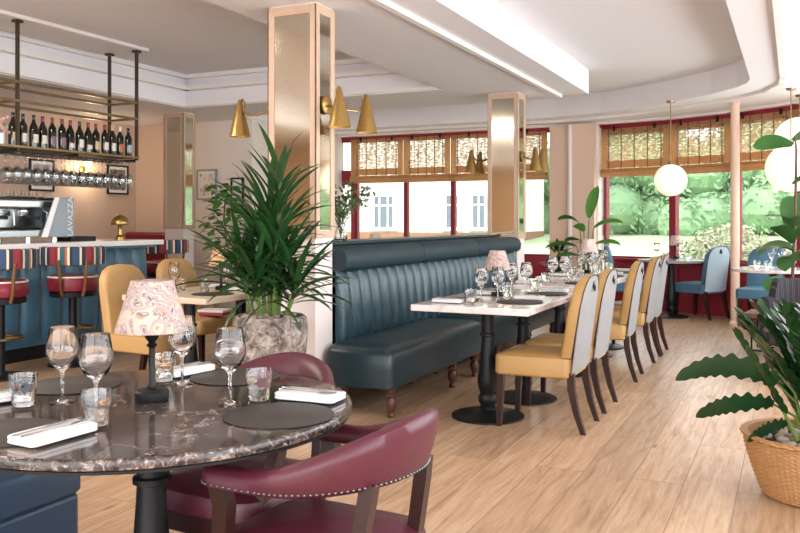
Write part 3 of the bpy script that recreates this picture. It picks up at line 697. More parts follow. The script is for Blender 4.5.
# coffee machine
t = thing('coffee_machine', 'steel espresso machine with a grey side panel on the bar', 'coffee machine', (-6.48, 5.21, 1.0625))
b = MB(); b.b2(-.25, .22, -.75, .56, .05, .12); obj('drip_tray', b, M['steel'], t, bev=.01)
b = MB(); b.b2(-.25, -.02, -.75, .56, .12, .40); obj('body', b, M['steel'], t, bev=.02)
b = MB(); b.b2(-.25, .15, -.76, .58, .31, .40); obj('group_housing', b, M['steel'], t, bev=.02)
b = MB(); b.b2(-.26, .12, -.78, .60, .40, .415); obj('top_tray', b, M['black_iron'], t, bev=.004)
b = MB(); b.rings([[(.22, .60, .04), (-.26, .60, .04), (-.26, .60, .42), (.24, .60, .42)], [(.22, .655, .04), (-.26, .655, .04), (-.26, .655, .42), (.24, .655, .42)]]); sp = obj('side_panel', b, M['machine_grey'], t, bev=.015)
b = MB()
b.rings([[(.225, .30, .05), (.25, .655, .05), (.25, .655, .42), (.20, .48, .42)], [(.245, .30, .05), (.27, .655, .05), (.27, .655, .42), (.22, .48, .42)]]); fp = obj('front_panel', b, M['machine_grey'], t, bev=.006)
b = MB(); b.rings([[(.246, .295, .05), (.252, .35, .05), (.227, .51, .42), (.222, .47, .42)], [(.26, .295, .05), (.266, .35, .05), (.241, .51, .42), (.236, .47, .42)]]); obj('panel_edge', b, M['white_porcelain'], t, smooth=False)
cu = bpy.data.curves.new('lettering', 'FONT'); cu.body = 'LAVAZZA'; cu.size = .085; cu.extrude = .001; cu.align_x = 'CENTER'
to = bpy.data.objects.new('lettering_source', cu); C.objects.link(to); bpy.context.view_layer.update()
tm = bpy.data.meshes.new_from_object(to.evaluated_get(bpy.context.evaluated_depsgraph_get())); bpy.data.objects.remove(to)
tm.materials.clear(); tm.materials.append(M['white_porcelain'])
lo = bpy.data.objects.new('lettering', tm); C.objects.link(lo); lo.parent = t
# text runs up the panel, facing +x
lo.matrix_local = Matrix.Translation((.272, .635, .24)) @ Matrix(((0, 0, 1, 0), (0, -1, 0, 0), (1, 0, 0, 0), (0, 0, 0, 1)))
for y in (-.5, -.12, .22):
    b = MB(); b.lathe([(.04, 0), (.045, .015), (.045, .05), (.035, .06)], 16, (.1, y, .245)); go = obj('brew_group', b, M['steel'], t)
    b = MB(); b.tube([(.1, y, .24), (.16, y, .235), (.30, y, .225)], [.016, .014, .017], 8); obj('handle', b, M['black_iron'], go)
for y in (-.62, -.3, .05, .42):
    b = MB(); b.tube([(.12, y, .30), (.18, y, .28), (.19, y, .16)], .007, 6); obj('steam_wand', b, M['steel'], t)
for x in (.18, -.2):
    for y in (-.65, .2, .5): b = MB(); b.lathe([(.03, 0), (.028, .05)], 12, (x, y, 0)); obj('foot', b, M['steel'], t)
for k, (x, y) in enumerate([(-6.42, 5.32+.085*i) for i in range(5)] + [(-6.52, 5.36+.085*i) for i in range(4)]):
    tag(obj('cup', MB().lathe([(.022, 0), (.028, .005), (.036, .06), (.034, .06), (.026, .008), (0, .007)], 14).mesh('cup', M['glass']) if k == 0 else bpy.data.objects['cup'].data, None, None, (x, y, 1.4785)), 'small glass cup standing on top of the espresso machine', 'cup', 'cups on top of the espresso machine')
t = thing('tray', 'low dark tray on the bar beside the espresso machine', 'tray', (-6.45, 6.10, 1.0625))
b = MB(); b.b2(-.14, .12, -.16, .16, 0, .012); obj('base', b, M['black_iron'], t, smooth=False)
b = MB(); b.b2(-.14, .12, -.16, -.15, .012, .045); b.b2(-.14, .12, .15, .16, .012, .045); b.b2(-.14, -.13, -.15, .15, .012, .045); b.b2(.11, .12, -.15, .15, .012, .045); obj('rim', b, M['black_iron'], t, smooth=False)
# brass mushroom lamp
t = thing('table_lamp', 'small brass mushroom lamp at the end of the bar top', 'lamp', (-6.3, 6.56, 1.0625))
b = MB(); b.lathe([(.055, 0), (.055, .012), (.045, .018), (.045, .03), (.05, .034), (.045, .04), (.024, .055), (.02, .11), (.024, .14), (.03, .15), (.01, .16)], 20); obj('base', b, M['brass'], t)
b = MB(); b.lathe([(.088, .158), (.092, .165), (.088, .195), (.068, .232), (.035, .255), (.012, .262), (.008, .275), (0, .28)], 24); obj('shade', b, M['brass'], t)

# bar stools
def make_stool():
    t = thing('bar_stool', '', 'stool')
    m = MB(); m.lathe([(.21, 0), (.21, .012), (.19, .02), (.06, .03), (.045, .05)], 28); obj('base', m, M['black_iron'], t)
    m = MB(); m.lathe([(.035, .03), (.035, .60), (.06, .615)], 16); obj('pole', m, M['black_iron'], t)
    m = MB(); m.tube([(.17*math.cos(2*PI*k/28), .17*math.sin(2*PI*k/28), .32) for k in range(28)], .012, 8, closed=True)
    for a in (0, PI/2, PI, 3*PI/2): m.tube([(.03*math.cos(a), .03*math.sin(a), .32), (.165*math.cos(a), .165*math.sin(a), .32)], .009, 6)
    obj('foot_ring', m, M['aged_brass'], t)
    m = MB(); m.lathe([(.17, .60), (.195, .605), (.195, .645), (.19, .65)], 32); obj('seat_rim', m, M['black'], t)
    m = MB(); m.lathe([(.19, .65), (.21, .66), (.215, .70), (.212, .755), (.19, .785), (.12, .795), (0, .80)], 32); st = obj('seat', m, M['red_seat'], t)
    m = MB(); m.tube([(.205*math.cos(2*PI*k/32), .205*math.sin(2*PI*k/32), .775) for k in range(32)], .008, 6, closed=True); obj('piping', m, M['label_white'], st)
    # curved back band, toward +x
    rows = []; N = 26
    for k in range(N+1):
        a = R(-98+196*k/N); ed = min(1, min(k, N-k)/3+.45); h = .082*ed
        ro, ri = .275, .235
        rows.append([(ri*math.cos(a), ri*math.sin(a), .96-h), (ro*math.cos(a), ro*math.sin(a), .96-h*.9), (ro*1.01*math.cos(a), ro*1.01*math.sin(a), .96), (ro*math.cos(a), ro*math.sin(a), .96+h*.9), (ri*math.cos(a), ri*math.sin(a), .96+h), (ri*.97*math.cos(a), ri*.97*math.sin(a), .96)])
    m = MB(); m.rings(rows); obj('backrest', m, M['stripe'], t, ang=60, uv=lambda c: (math.atan2(c.y, c.x)*.27+.6, c.z))
    for s in (-1, 1):
        a = R(24*s); m = MB(); p = [(.20, .615), (.235, .68), (.255, .8), (.282, .93)]
        m.tube([(r*math.cos(a), r*math.sin(a), z) for r, z in p], .014, 6); obj('back_upright', m, M['gold_wood'], t)
    return t
ST = Proto(make_stool())
for (x, y, rz, lb) in ((-5.78, 4.70, R(-42), 'red bar stool with striped back, at the frame edge before the blue bar'),
                       (-5.74, 5.41, R(-44), 'red bar stool with striped back in front of the blue bar, behind the yellow chair'),
                       (-6.72, 7.72, R(-20), 'red bar stool with striped back beyond the end of the bar')):
    ST.put((x, y, 0), rz, lb, 'striped bar stools')

# ------------------------------------------------------------------ dining chairs
def make_dining(name, front, outer, leg, label_part=None):
    t = thing(name, '', 'chair')
    m = MB(); cushion(m, .48, .46, .325, .45, .05, .018, .025, -.02, 0, taper=.06); obj('seat', m, front, t)
    W_ = .43
    def outline(k):
        pts = [(-W_/2*k, 0), (-W_/2*k, .30)]
        for i in range(9): a = PI-PI*i/8; pts.append((W_/2*k*math.copysign(abs(math.cos(a))**.75, math.cos(a)), .30+.19*k*math.sin(a)**.8))
        pts += [(W_/2*k, .30), (W_/2*k, 0)]
        return pts
    def P3(y, z, off): return (.20+off+.20*(z)**1.15, y, .45+z)
    rows = []
    for k, off in ((.90, -.052), (.97, -.045), (1, -.03), (1, .016)): rows.append([P3(y, z*(k if z > .3 else 1), off) for y, z in outline(k)])
    m = MB(); m.rings(rows); bk = obj('backrest', m, front, t, ang=45)
    rows = [[P3(y, z*(k if z > .3 else 1), off) for y, z in outline(k)] for k, off in ((.985, .0165), (.985, .022), (.94, .028))]
    m = MB(); m.rings([[(x, y, z if z > .46 else z-.10) for x, y, z in r_] for r_ in rows]); op = obj('outer_back', m, outer, t, ang=45)
    m = MB(); pts = [P3(y, z, .02) for y, z in outline(1.0)]; m.tube(pts, .004, 6); obj('piping', m, M['dark_wood'], bk)
    m = MB(); m.box((0, 0, 0), (.006, .035, .045)); m.tube([(0.006, .016*math.cos(2*PI*k/12), .005-.024+.018*math.sin(2*PI*k/12)) for k in range(12)], .004, 5, closed=True)
    m.v = [(x+.20+.03+.2*(.425)**1.15, y, z+.875) for x, y, z in m.v]; obj('pull_ring', m, M['black_iron'], op)
    for s in (-1, 1):
        m = MB(); m.rings([[(x+a, s*.19+b_, z) for a, b_ in ((-q, -q), (q, -q), (q, q), (-q, q))] for x, z, q in ((-.235, 0, .015), (-.225, .33, .021))]); obj('leg', m, leg, t)
        m = MB(); m.rings([[(x+a, s*.19+b_, z) for a, b_ in ((-q, -q), (q, -q), (q, q), (-q, q))] for x, z, q in ((.285, 0, .015), (.245, .12, .018), (.215, .26, .021), (.21, .36, .021))]); obj('leg', m, leg, t)
    return t
YC = Proto(make_dining('dining_chair', M['yellow'], M['pale_fabric'], M['dark_wood']))
lbs = ['ochre leather dining chair with pale fabric back, first in the row along the white tables', 'ochre dining chair with pale fabric back, second in the row along the white tables', 'ochre dining chair with pale back, third in the row, at the middle white table', 'ochre dining chair with pale back, fourth in the row along the white tables', 'ochre dining chair with pale back, last in the row along the white tables']
for y, rz, lb in zip((5.11, 5.72, 6.88, 7.86, 8.33), (0, 0, R(2), 0, 0), lbs): YC.put((-1.41, y, 0), rz, lb, 'ochre chairs along the white tables')
TC = Proto(make_dining('dining_chair', M['tan_leather'], M['tan_leather'], M['dark_wood']))
TC.put((-4.30, 4.76, 0), PI+R(-2), 'ochre dining chair at the pale table, in front of the blue bar', 'ochre chairs around the pale table by the bar')
TC.put((-4.62, 5.72, 0), PI+R(-5), 'ochre dining chair on the far side of the pale table, beside the bar end', 'ochre chairs around the pale table by the bar')
TC.put((-3.88, 5.85, 0), R(95), 'tan dining chair behind the palm at the end of the pale table', 'ochre chairs around the pale table by the bar')
BC = Proto(make_dining('dining_chair', M['blue_chair'], M['paleblue_fabric'], M['dark_wood']))
BC.put((-1.10, 11.52, 0), R(-32), 'blue dining chair with pale blue fabric back, beside the round white pole', 'blue chairs at the bow window')
BC.put((-2.02, 11.42, 0), PI+R(10), 'blue dining chair facing the window table from the peach pier side', 'blue chairs at the bow window')
BC.put((-.36, 11.0, 0), R(78), 'blue dining chair behind the window table half hidden by the fig plant', 'blue chairs at the bow window')

# burgundy tub armchairs
def make_tub():
    t = thing('armchair', '', 'chair')
    m = MB(); cushion(m, .46, .46, .395, .47, .09, .03, .03, -.02, 0, taper=-.05); obj('seat', m, M['burgundy'], t)
    m = MB(); m.prism(rrect(.43, .42, .08, 5, -.02, 0), .34, .40); obj('seat_rail', m, M['dark_wood'], t)
    Rb = .24; rows = []; nails = []; N = 60; Lm = .18
    tot = PI*Rb/2+Lm
    for k in range(N+1):
        s = (k/N*2-1)*tot; a = abs(s)
        if a < PI*Rb/2: th = s/Rb; x, y = Rb*math.cos(th), Rb*math.sin(th); nx_, ny_ = math.cos(th), math.sin(th)
        else: x, y = -(a-PI*Rb/2), math.copysign(Rb, s); nx_, ny_ = 0, math.copysign(1, s)
        u = a/tot; w_ = (1-min(1, u/.82)); w_ = w_*w_*(3-2*w_)
        zt = .68+.128*w_; zb = .63+.02*w_; th_ = .032*(1-.15*w_); lean = .045*w_
        end = 1 if 0 < k < N else .5
        sec = []
        for (fx, fz) in ((-1, .2), (-1, .75), (-.6, .96), (0, 1), (.6, .95), (1, .72), (1, .12), (.6, 0), (-.6, 0)):
            z = zb+(zt-zb)*fz; off = fx*th_*end+lean*fz; sec.append((x+nx_*off, y+ny_*off, z))
        rows.append(sec); o_ = th_*1.02*end+lean*.06; nails.append((x+nx_*o_, y+ny_*o_, zb+.012))
    m = MB(); m.rings(rows); rail = obj('back_rail', m, M['burgundy'], t, ang=60)
    m = MB(); acc = 0
    pts = [Vector(p) for p in nails]
    last = None
    for i in range(len(pts)-1):
        for q in range(3):
            p = pts[i].lerp(pts[i+1], q/3)
            if last is None or (p-last).length > .0125:
                m.lathe([(0.0042, -.0), (.004, .0016), (.0024, .0034), (0, .004)], 6, (0, 0, 0), X=Matrix.Translation(p) @ (Vector((p.x if p.x > 0 else 0, p.y, 0)).normalized().to_track_quat('Z', 'Y').to_matrix().to_4x4())); last = p
    obj('nail_trim', m, M['dark_steel'], rail)
    def leg(pts, w0, w1, wy):
        m = MB(); n = len(pts); rows = []
        for i, (x, y, z) in enumerate(pts):
            w_ = w0+(w1-w0)*i/(n-1); rows.append([(x+a*w_, y+b_*wy, z) for a, b_ in ((-1, -1), (1, -1), (1, 1), (-1, 1))])
        m.rings(rows); return m
    for s in (-1, 1):
        obj('leg', leg([(-.20, s*.19, 0), (-.185, s*.19, .2), (-.18, s*.195, .42), (-.155, s*.21, .50), (-.135, s*.228, .58), (-.14, s*.242, .645)], .017, .024, .018), M['dark_wood'], t)
        obj('leg', leg([(.25, s*.16, 0), (.205, s*.155, .2), (.18, s*.15, .42), (.198, s*.145, .52), (.212, s*.14, .60), (.22, s*.135, .66)], .016, .019, .016), M['dark_wood'], t)
    return t
TB = Proto(make_tub())
TB.put((-1.095, 1.86, 0), R(-4), 'burgundy leather tub armchair with studded rail, drawn out beside the round marble table', 'burgundy tub armchairs')
TB.put((-1.585, 2.20, 0), R(86), 'burgundy leather tub armchair tucked behind the round marble table, before the stone planter', 'burgundy tub armchairs')

# ------------------------------------------------------------------ tables
def pedestal(m, h, r=.235, k=1.0):
    m.lathe([(r, 0), (r, .012), (r*.93, .02), (r*.35, .035), (.05*k, .05), (.048*k, .075), (.062*k, .10), (.062*k, .13), (.05*k, .15), (.066*k, .20), (.068*k, .24), (.052*k, .34), (.042*k, .48), (.040*k, h-.19), (.052*k, h-.185), (.052*k, h-.17), (.04*k, h-.165), (.04*k, h-.03), (.10*k, h-.01), (.10*k, h)], 24); return m
def rect_table(label, x0, x1, y0, y1, peds, top, group, z=.75):
    cx, cy = (x0+x1)/2, (y0+y1)/2
    t = thing('dining_table', label, 'table', (cx, cy, 0), 0, group)
    m = MB(); m.b2(x0-cx, x1-cx, y0-cy, y1-cy, z-.04, z); obj('tabletop', m, top, t, bev=.005)
    for (px, py) in peds:
        obj('pedestal', pedestal(MB(), z-.04), M['black_iron'], t, loc=(px-cx, py-cy, 0))
    return t
rect_table('long white marble table at the open end of the teal banquette', -2.14, -1.39, 4.68, 6.08, ((-1.79, 5.12), (-1.74, 5.74)), M['white_marble'], 'white marble tables along the banquette')
rect_table('small white marble table in the middle of the banquette row', -2.14, -1.39, 6.42, 7.2, ((-1.76, 6.84),), M['white_marble'], 'white marble tables along the banquette')
rect_table('white marble table at the far end of the teal banquette', -2.14, -1.39, 7.42, 8.8, ((-1.76, 7.85), (-1.76, 8.4)), M['white_marble'], 'white marble tables along the banquette')
rect_table('pale topped table between the bar and the palm', -4.23, -3.5, 4.42, 5.5, ((-3.85, 4.68), (-3.85, 5.28)), M['pale_top'], None)
# round marble table
RT = (-1.65, 1.84)
t = thing('dining_table', 'round brown marble table with a black iron pedestal', 'table', (RT[0], RT[1], 0))
RR = .567
m = MB(); m.lathe([(0, .724), (RR-.006, .724), (RR-.004, .745), (RR-.010, .75), (0, .75)], 96); tp = obj('tabletop', m, M['dark_marble'], t)
m = MB(); m.lathe([(RR-.008, .7225), (RR+.001, .727), (RR+.002, .739), (RR-.002, .7475), (RR-.010, .7504)], 96, cap=False); obj('chipped_edge', m, M['edge_marble'], tp)
m = MB(); m.lathe([(0, .713), (RR-.02, .713), (RR-.004, .716), (RR-.004, .7225), (0, .7225)], 96); obj('under_rim', m, M['black'], t)
obj('pedestal', pedestal(MB(), .713, .28, 1.0), M['black_iron'], t)
def round_table(label, x, y, r, top):
    t = thing('dining_table', label, 'table', (x, y, 0)); m = MB(); m.lathe([(0, .715), (r-.01, .715), (r, .72), (r, .745), (r-.005, .75), (0, .75)], 48); obj('tabletop', m, top, t)
    obj('pedestal', pedestal(MB(), .715, .22), M['black_iron'], t); return t
M['grey_top'] = mk('grey table top', '8f8b8a', .2)
round_table('round table at the bow window between two blue chairs', -1.46, 11.42, .42, M['grey_top'])
round_table('round pale table at the bow window behind the fig plant', -.20, 9.80, .42, M['white_marble'])
round_table('round table behind the banquette carrying a small lamp, beside the red door', -4.77, 9.36, .36, M['white_marble'])
round_table('round table behind the banquette carrying a small lamp, before the middle windows', -3.92, 10.3, .36, M['white_marble'])

# ------------------------------------------------------------------ table lamps
def table_lamp(label, x, y, z, mat, s=1.0, group='print shade table lamps'):
    t = thing('table_lamp', label, 'lamp', (x, y, z), 0, group)
    m = MB(); m.lathe([(.046*s, 0), (.048*s, .004), (.048*s, .026*s), (.044*s, .03*s), (.012*s, .032*s)], 24); obj('base', m, M['black'], t)
    m = MB(); m.lathe([(.012*s, .03*s), (.014*s, .04*s), (.0085*s, .05*s), (.0085*s, .15*s), (.016*s, .158*s), (.009*s, .166*s), (.019*s, .18*s), (.021*s, .19*s), (.012*s, .205*s), (.008*s, .215*s), (.008*s, .26*s)], 16); obj('stem', m, M['black'], t)
    m = MB(); m.lathe([(.104*s, .200*s), (.0585*s, .345*s), (.057*s, .345*s), (.1025*s, .200*s)], 36); obj('shade', m, mat, t, ang=60)
    return t
table_lamp('table lamp with swirled print shade on the round brown marble table', -1.675, 1.87, .751, M['paisley'], 1.0)
table_lamp('table lamp with pale swirled shade on the first white marble table', -1.83, 5.43, .751, M['paisley'], .9)
table_lamp('table lamp with pink shade on the far white marble table', -1.84, 8.25, .751, M['paisley_pink'], .96)
table_lamp('table lamp with orange print shade on the pale table behind the palm', -3.86, 5.05, .751, M['paisley_orange'], .9)
table_lamp('table lamp with pink shade on the table at the bow window', -1.44, 11.72, .751, M['paisley_pink'], .9)
table_lamp('small table lamp showing over the banquette top near the red door', -4.77, 9.36, .751, M['paisley_pink'], 1.0)
table_lamp('small table lamp showing over the banquette top before the middle windows', -3.88, 10.3, .751, M['paisley_pink'], 1.0)

# ------------------------------------------------------------------ place settings
ME_MAT = MB().lathe([(0, 0), (.145, 0), (.147, .002), (.145, .0035), (0, .0035)], 48).mesh('placemat', M['placemat'])
m = MB(); rows = []
for z, f in ((0, -.004), (.003, 0), (.008, 0), (.010, -.003), (.012, 0), (.018, 0), (.021, -.005)): rows.append([(x, y, z) for x, y in rrect(.19+2*f, .095+2*f, .012, 4)])
m.rings(rows); ME_NAP = m.mesh('napkin', M['linen'], ang=50)
m = MB(); m.tube([(-.10, 0, .003), (-.02, 0, .003), (.02, 0, .004), (.10, 0, .003)], [.004, .003, .008, .002], 6, sy=.35); ME_KN = m.mesh('knife', M['steel'])
m = MB(); m.tube([(-.095, 0, .003), (-.03, 0, .004), (.03, 0, .003), (.045, 0, .003), (.062, 0, .004)], [.0055, .003, .003, .010, .011], 6, sy=.3)
for k in range(4): m.tube([(.06, -.0085+k*.0057, .004), (.09, -.0075+k*.005, .006)], .0016, 5)
ME_FK = m.mesh('fork', M['steel'])
def place(table, seat, mx, my, nx_, ny_, na, wx, wy, tx, ty, z=.751, cut=True):
    if mx is not None: tag(obj('placemat', ME_MAT, None, None, (mx, my, z)), 'dark grey placemat on the %s, %s' % (table, seat), 'placemat', 'grey placemats')
    if nx_ is not None:
        tag(obj('napkin', ME_NAP, None, None, (nx_, ny_, z+.0036), na), 'folded white napkin on the %s, %s' % (table, seat), 'napkin', 'folded napkins')
        if cut:
            c_, s_ = math.cos(na), math.sin(na)
            tag(obj('knife', ME_KN, None, None, (nx_-s_*.018, ny_+c_*.018, z+.0247), na+.05), 'steel knife on the napkin of the %s, %s' % (table, seat), 'knife', 'cutlery on napkins')
            tag(obj('fork', ME_FK, None, None, (nx_+s_*.016, ny_-c_*.016, z+.0247), na-.05), 'steel fork on the napkin of the %s, %s' % (table, seat), 'fork', 'cutlery on napkins')
    if wx is not None: wine(wx, wy, z, 'stemmed wine glass on the %s, %s' % (table, seat), 'wine glasses on the tables')
    if tx is not None: tumbler(tx, ty, z, 'ribbed water tumbler on the %s, %s' % (table, seat), 'water tumblers on the tables')
rt = 'round marble table'
place(rt, 'bench side', -2.05, 1.93, -2.06, 1.66, R(75), -1.882, 1.735, -1.95, 1.66)
place(rt, 'side opposite the tucked chair', -1.74, 1.42, -1.59, 1.44, R(87), -1.683, 1.665, -1.60, 1.585)
place(rt, 'tucked-chair side', -1.67, 2.26, -1.855, 2.235, R(82), -1.745, 2.085, -1.84, 2.11)
place(rt, 'pulled-out chair side', -1.236, 1.865, -1.262, 2.065, R(3), -1.435, 1.918, -1.397, 2.005)
def seat_row(table, seat, cx, y, side, cut):
    # side +1: chair side (looking -x); -1: banquette side
    place(table, seat, cx+.2*side, y, cx+.2*side, y+.215*side, 0 if side > 0 else PI, cx+.03*side, y+.075*side, cx+.06*side, y+.185*side, cut=cut)
for tn, ys in (('first white table', (5.08, 5.72)), ('middle white table', (6.82,)), ('last white table', (7.84, 8.42))):
    for i, y in enumerate(ys):
        for side, sn in ((1, 'chair side'), (-1, 'banquette side')):
            wh = '' if len(ys) == 1 else (', camera end' if i == 0 else ', window end')
            seat_row(tn, sn+wh.replace(', camera end', ', planter end').replace(', window end', ', window end'), -1.765, y, side, cut=(tn[0] == 'f'))
pt = 'pale table by the bar'
place(pt, 'near the yellow chair', None, None, None, None, 0, -4.02, 4.72, -4.08, 4.86)
place(pt, 'front edge before the orange lamp', -3.68, 4.72, -3.98, 5.22, R(20), -3.72, 4.93, -3.86, 4.86, cut=False)
place(pt, 'palm side', None, None, -3.70, 5.05, R(10), -3.70, 5.22, -3.62, 5.15, cut=False)
place('window table by the pole', 'pier side', None, None, -1.62, 11.35, 0, -1.66, 11.55, -1.55, 11.62, cut=False)
place('window table by the pole', 'pole side', None, None, None, None, 0, -1.36, 11.50, -1.25, 11.45, cut=False)
place('window table behind the fig plant', 'pole side', None, None, -.35, 9.85, 0, -.22, 9.98, -.36, 9.7, cut=False)
place('window table behind the fig plant', 'fig plant side', None, None, None, None, 0, -.12, 10.0, -.25, 9.62, cut=False)
# folded menu on the first table, red book on the chair seat
tag(obj('book', MB().box((0, 0, .012), (.22, .16, .024)), M['pink_book'], None, (-4.42, 5.7, .471), .2, bev=.003), 'red book lying on the tan chair seat under the pale table', 'book')
tag(obj('book', MB().box((0, 0, .012), (.24, .17, .02)), M['paper'], None, (-4.42, 5.7, .495), .15, bev=.003), 'white book lying on the red book under the pale table', 'book')

# ------------------------------------------------------------------ wall lamps
def sconce(label, x, y, z, rz, arms, group='brass cone wall lamps'):
    t = thing('wall_lamp', label, 'lamp', (x, y, z), rz, group)     # local -y points out of the wall
    m = MB(); m.lathe([(.062, 0), (.062, .014), (.05, .02), (0, .022)], 24, X=Matrix.Rotation(PI/2, 4, 'X')); obj('backplate', m, M['brass'], t)
    for dx, dy in arms:
        m = MB(); m.tube([(0, -.01, 0), (dx*.25, dy*.55, -.03), (dx*.8, dy*.85, -.03), (dx*.96, dy, .0), (dx, dy*1.02, .07), (dx, dy*1.05, .085), (dx*1.03, dy*1.13, .065)], .008, 8); obj('arm', m, M['aged_brass'], t)
        m = MB(); m.lathe([(.008, .085), (.014, .075), (.074, -.172), (.072, -.172), (.012, .07)], 24, (dx*1.03, dy*1.15, 0)); sh = obj('cone_shade', m, M['brass'], t, ang=60)
        m = MB(); m.lathe([(0, -.15), (.045, -.148), (.05, -.14), (0, -.135)], 16, (dx*1.03, dy*1.15, 0)); obj('bulb', m, M['bulb'], sh)
sconce('brass cone wall lamp on the bar side of the large mirrored column', -3.18, 4.74, 2.02, -PI/2, ((-.02, -.26),))
sconce('pair of brass cones on the banquette side of the large mirrored column', -2.80, 4.78, 2.03, PI/2, ((-.16, -.17), (.20, -.17)))
sconce('pair of brass cones on the far side of the second mirrored column', -2.755, 9.04, 1.98, PI/2, ((-.14, -.17), (.14, -.17)))
sconce('pair of brass cones on the door side of the second mirrored column', -3.115, 9.04, 1.98, -PI/2, ((-.14, -.17), (.14, -.17)))
t = thing('wall_lamp', 'small glowing brass wall lamp on the peach wall behind the hanging glasses', 'lamp', (-8.99, 8.64, 1.98))
m = MB(); m.lathe([(.05, 0), (.05, .012), (0, .02)], 16, X=Matrix.Rotation(PI/2, 4, 'Y')); obj('backplate', m, M['brass'], t)
m = MB(); m.tube([(.01, 0, 0), (.1, 0, .0), (.12, 0, .05)], .008, 6); obj('arm', m, M['brass'], t)
m = MB(); m.lathe([(.02, .05), (.03, .06), (.045, .11), (.03, .15), (0, .16)], 14, (.12, 0, 0)); obj('bulb', m, M['bulb'], t)
lamp('wall_lamp_light', 'POINT', (-8.8, 8.64, 1.95), (0, 0, 0), 12, (1, .8, .55)).data.shadow_soft_size = .06
t = thing('convex_mirror', 'small round pale wall disc on the peach wall above the bottles', 'mirror', (-8.99, 8.15, 2.36))
m = MB(); m.lathe([(.10, 0), (.10, .015), (.08, .025), (0, .03)], 24, X=Matrix.Rotation(PI/2, 4, 'Y')); obj('disc', m, M['label_blue'], t)

# pendant globes
def globe(label, x, y, z, r):
    t = thing('pendant_lamp', label, 'lamp', (x, y, z), 0, 'opal globe pendants')
    m = MB(); m.lathe([(r*math.sin(PI*k/20), -r*math.cos(PI*k/20)) for k in range(21)], 32); obj('globe', m, M['globe'], t, ang=180)
    top = ZT if (-2.09 < x < -.40 and y < 9.1) else Z
    m = MB(); m.tube([(0, 0, r*.98), (0, 0, top-z)], .006, 6); obj('rod', m, M['aged_brass'], t)
    m = MB(); m.lathe([(.045, top-z-.02), (.05, top-z)], 16); obj('ceiling_rose', m, M['aged_brass'], t)
    m = MB(); m.lathe([(.035, r*.96), (.03, r+.03)], 14); obj('cap', m, M['aged_brass'], t)
globe('opal globe pendant hanging before the bow window, the one clear of the fig plant', -1.33, 10.37, 1.745, .19)
globe('upper large opal globe pendant above the fig plant leaf', .06, 10.5, 2.15, .29)
globe('lower large opal globe pendant overlapped by the fig plant leaf', -.03, 9.93, 1.83, .26)
# oval ceiling luminaires behind the viewpoint, with their light
for i, (x, y) in enumerate(((-5.2, -1.2), (-5.2, 2.6))):
    t = thing('ceiling_light', 'oval lit ceiling lamp in the coffer over the bar side' if i else 'oval lit ceiling lamp in the coffer by the tan wall', 'lamp', (x, y, ZC-.04))
    m = MB(); m.lathe([(0, -.03), (.5, -.03), (.55, 0), (.55, .04), (0, .04)], 40); m.v = [(a, b*.6, c) for a, b, c in m.v]; obj('diffuser', m, M['luminaire'], t)
    lamp('ceiling_light_glow', 'AREA', (x, y, ZC-.09), (0, 0, 0), 95, (1, .93, .85), .9, .6)

# ------------------------------------------------------------------ pictures
def picture(label, loc, rz, w, h, fm, art, fw=.025):
    t = thing('picture_frame', label, 'picture', loc, rz)           # local -y is out of the wall
    m = MB()
    for s in (-1, 1): m.box((s*(w/2-fw/2), -.012, 0), (fw, .024, h)); m.box((0, -.012, s*(h/2-fw/2)), (w-2*fw, .024, fw))
    obj('frame', m, M[fm], t, smooth=False); m = MB(); m.box((0, -.005, 0), (w-2*fw, .008, h-2*fw)); obj('mount', m, M['paper'], t, smooth=False)
    m = MB(); m.box((0, -.010, 0), (w-2*fw-.07, .003, h-2*fw-.08)); obj('print', m, M[art], t, smooth=False)
picture('black framed grey print on the peach wall above the espresso machine', (-8.995, 7.94, 1.86), PI/2, .40, .42, 'black', 'print_grey')
picture('black framed photograph on the peach wall beside the rack end', (-8.995, 9.31, 1.86), PI/2, .42, .43, 'black', 'print_dark')
picture('grey framed pale picture on the cream wall beside the bar column', (-7.66, 9.695, 1.78), 0, .36, .44, 'grey_frame', 'print_pale')
picture('black framed white picture on the cream wall behind the fig tree leaves', (-7.12, 9.695, 1.66), 0, .22, .42, 'black', 'paper')

# ------------------------------------------------------------------ plants
def blade(m, p, yaw, pitch, L, w, droop, n=7, fold=.35, twist=0, prof=None):
    """one arching leaf: bends down along its length; fold lifts the margins"""
    d = Vector((math.cos(yaw)*math.cos(pitch), math.sin(yaw)*math.cos(pitch), math.sin(pitch)))
    side = Vector((-math.sin(yaw), math.cos(yaw), 0)); pos = Vector(p); rows = []
    for i in range(n+1):
        u = i/n; pi_ = pitch-droop*u
        dd = Vector((math.cos(yaw)*math.cos(pi_), math.sin(yaw)*math.cos(pi_), math.sin(pi_)))
        up = side.cross(dd)*-1; sd = (side*math.cos(twist)+up*math.sin(twist))
        ww = w*(prof(u) if prof else max(.02, math.sin(PI*min(1, .06+u*.94))**.7))
        rows.append([pos-sd*ww+up*ww*fold, pos.copy(), pos+sd*ww+up*ww*fold]); pos = pos+dd*(L/n)
    m.rings(rows, wrap=False)
    return pos
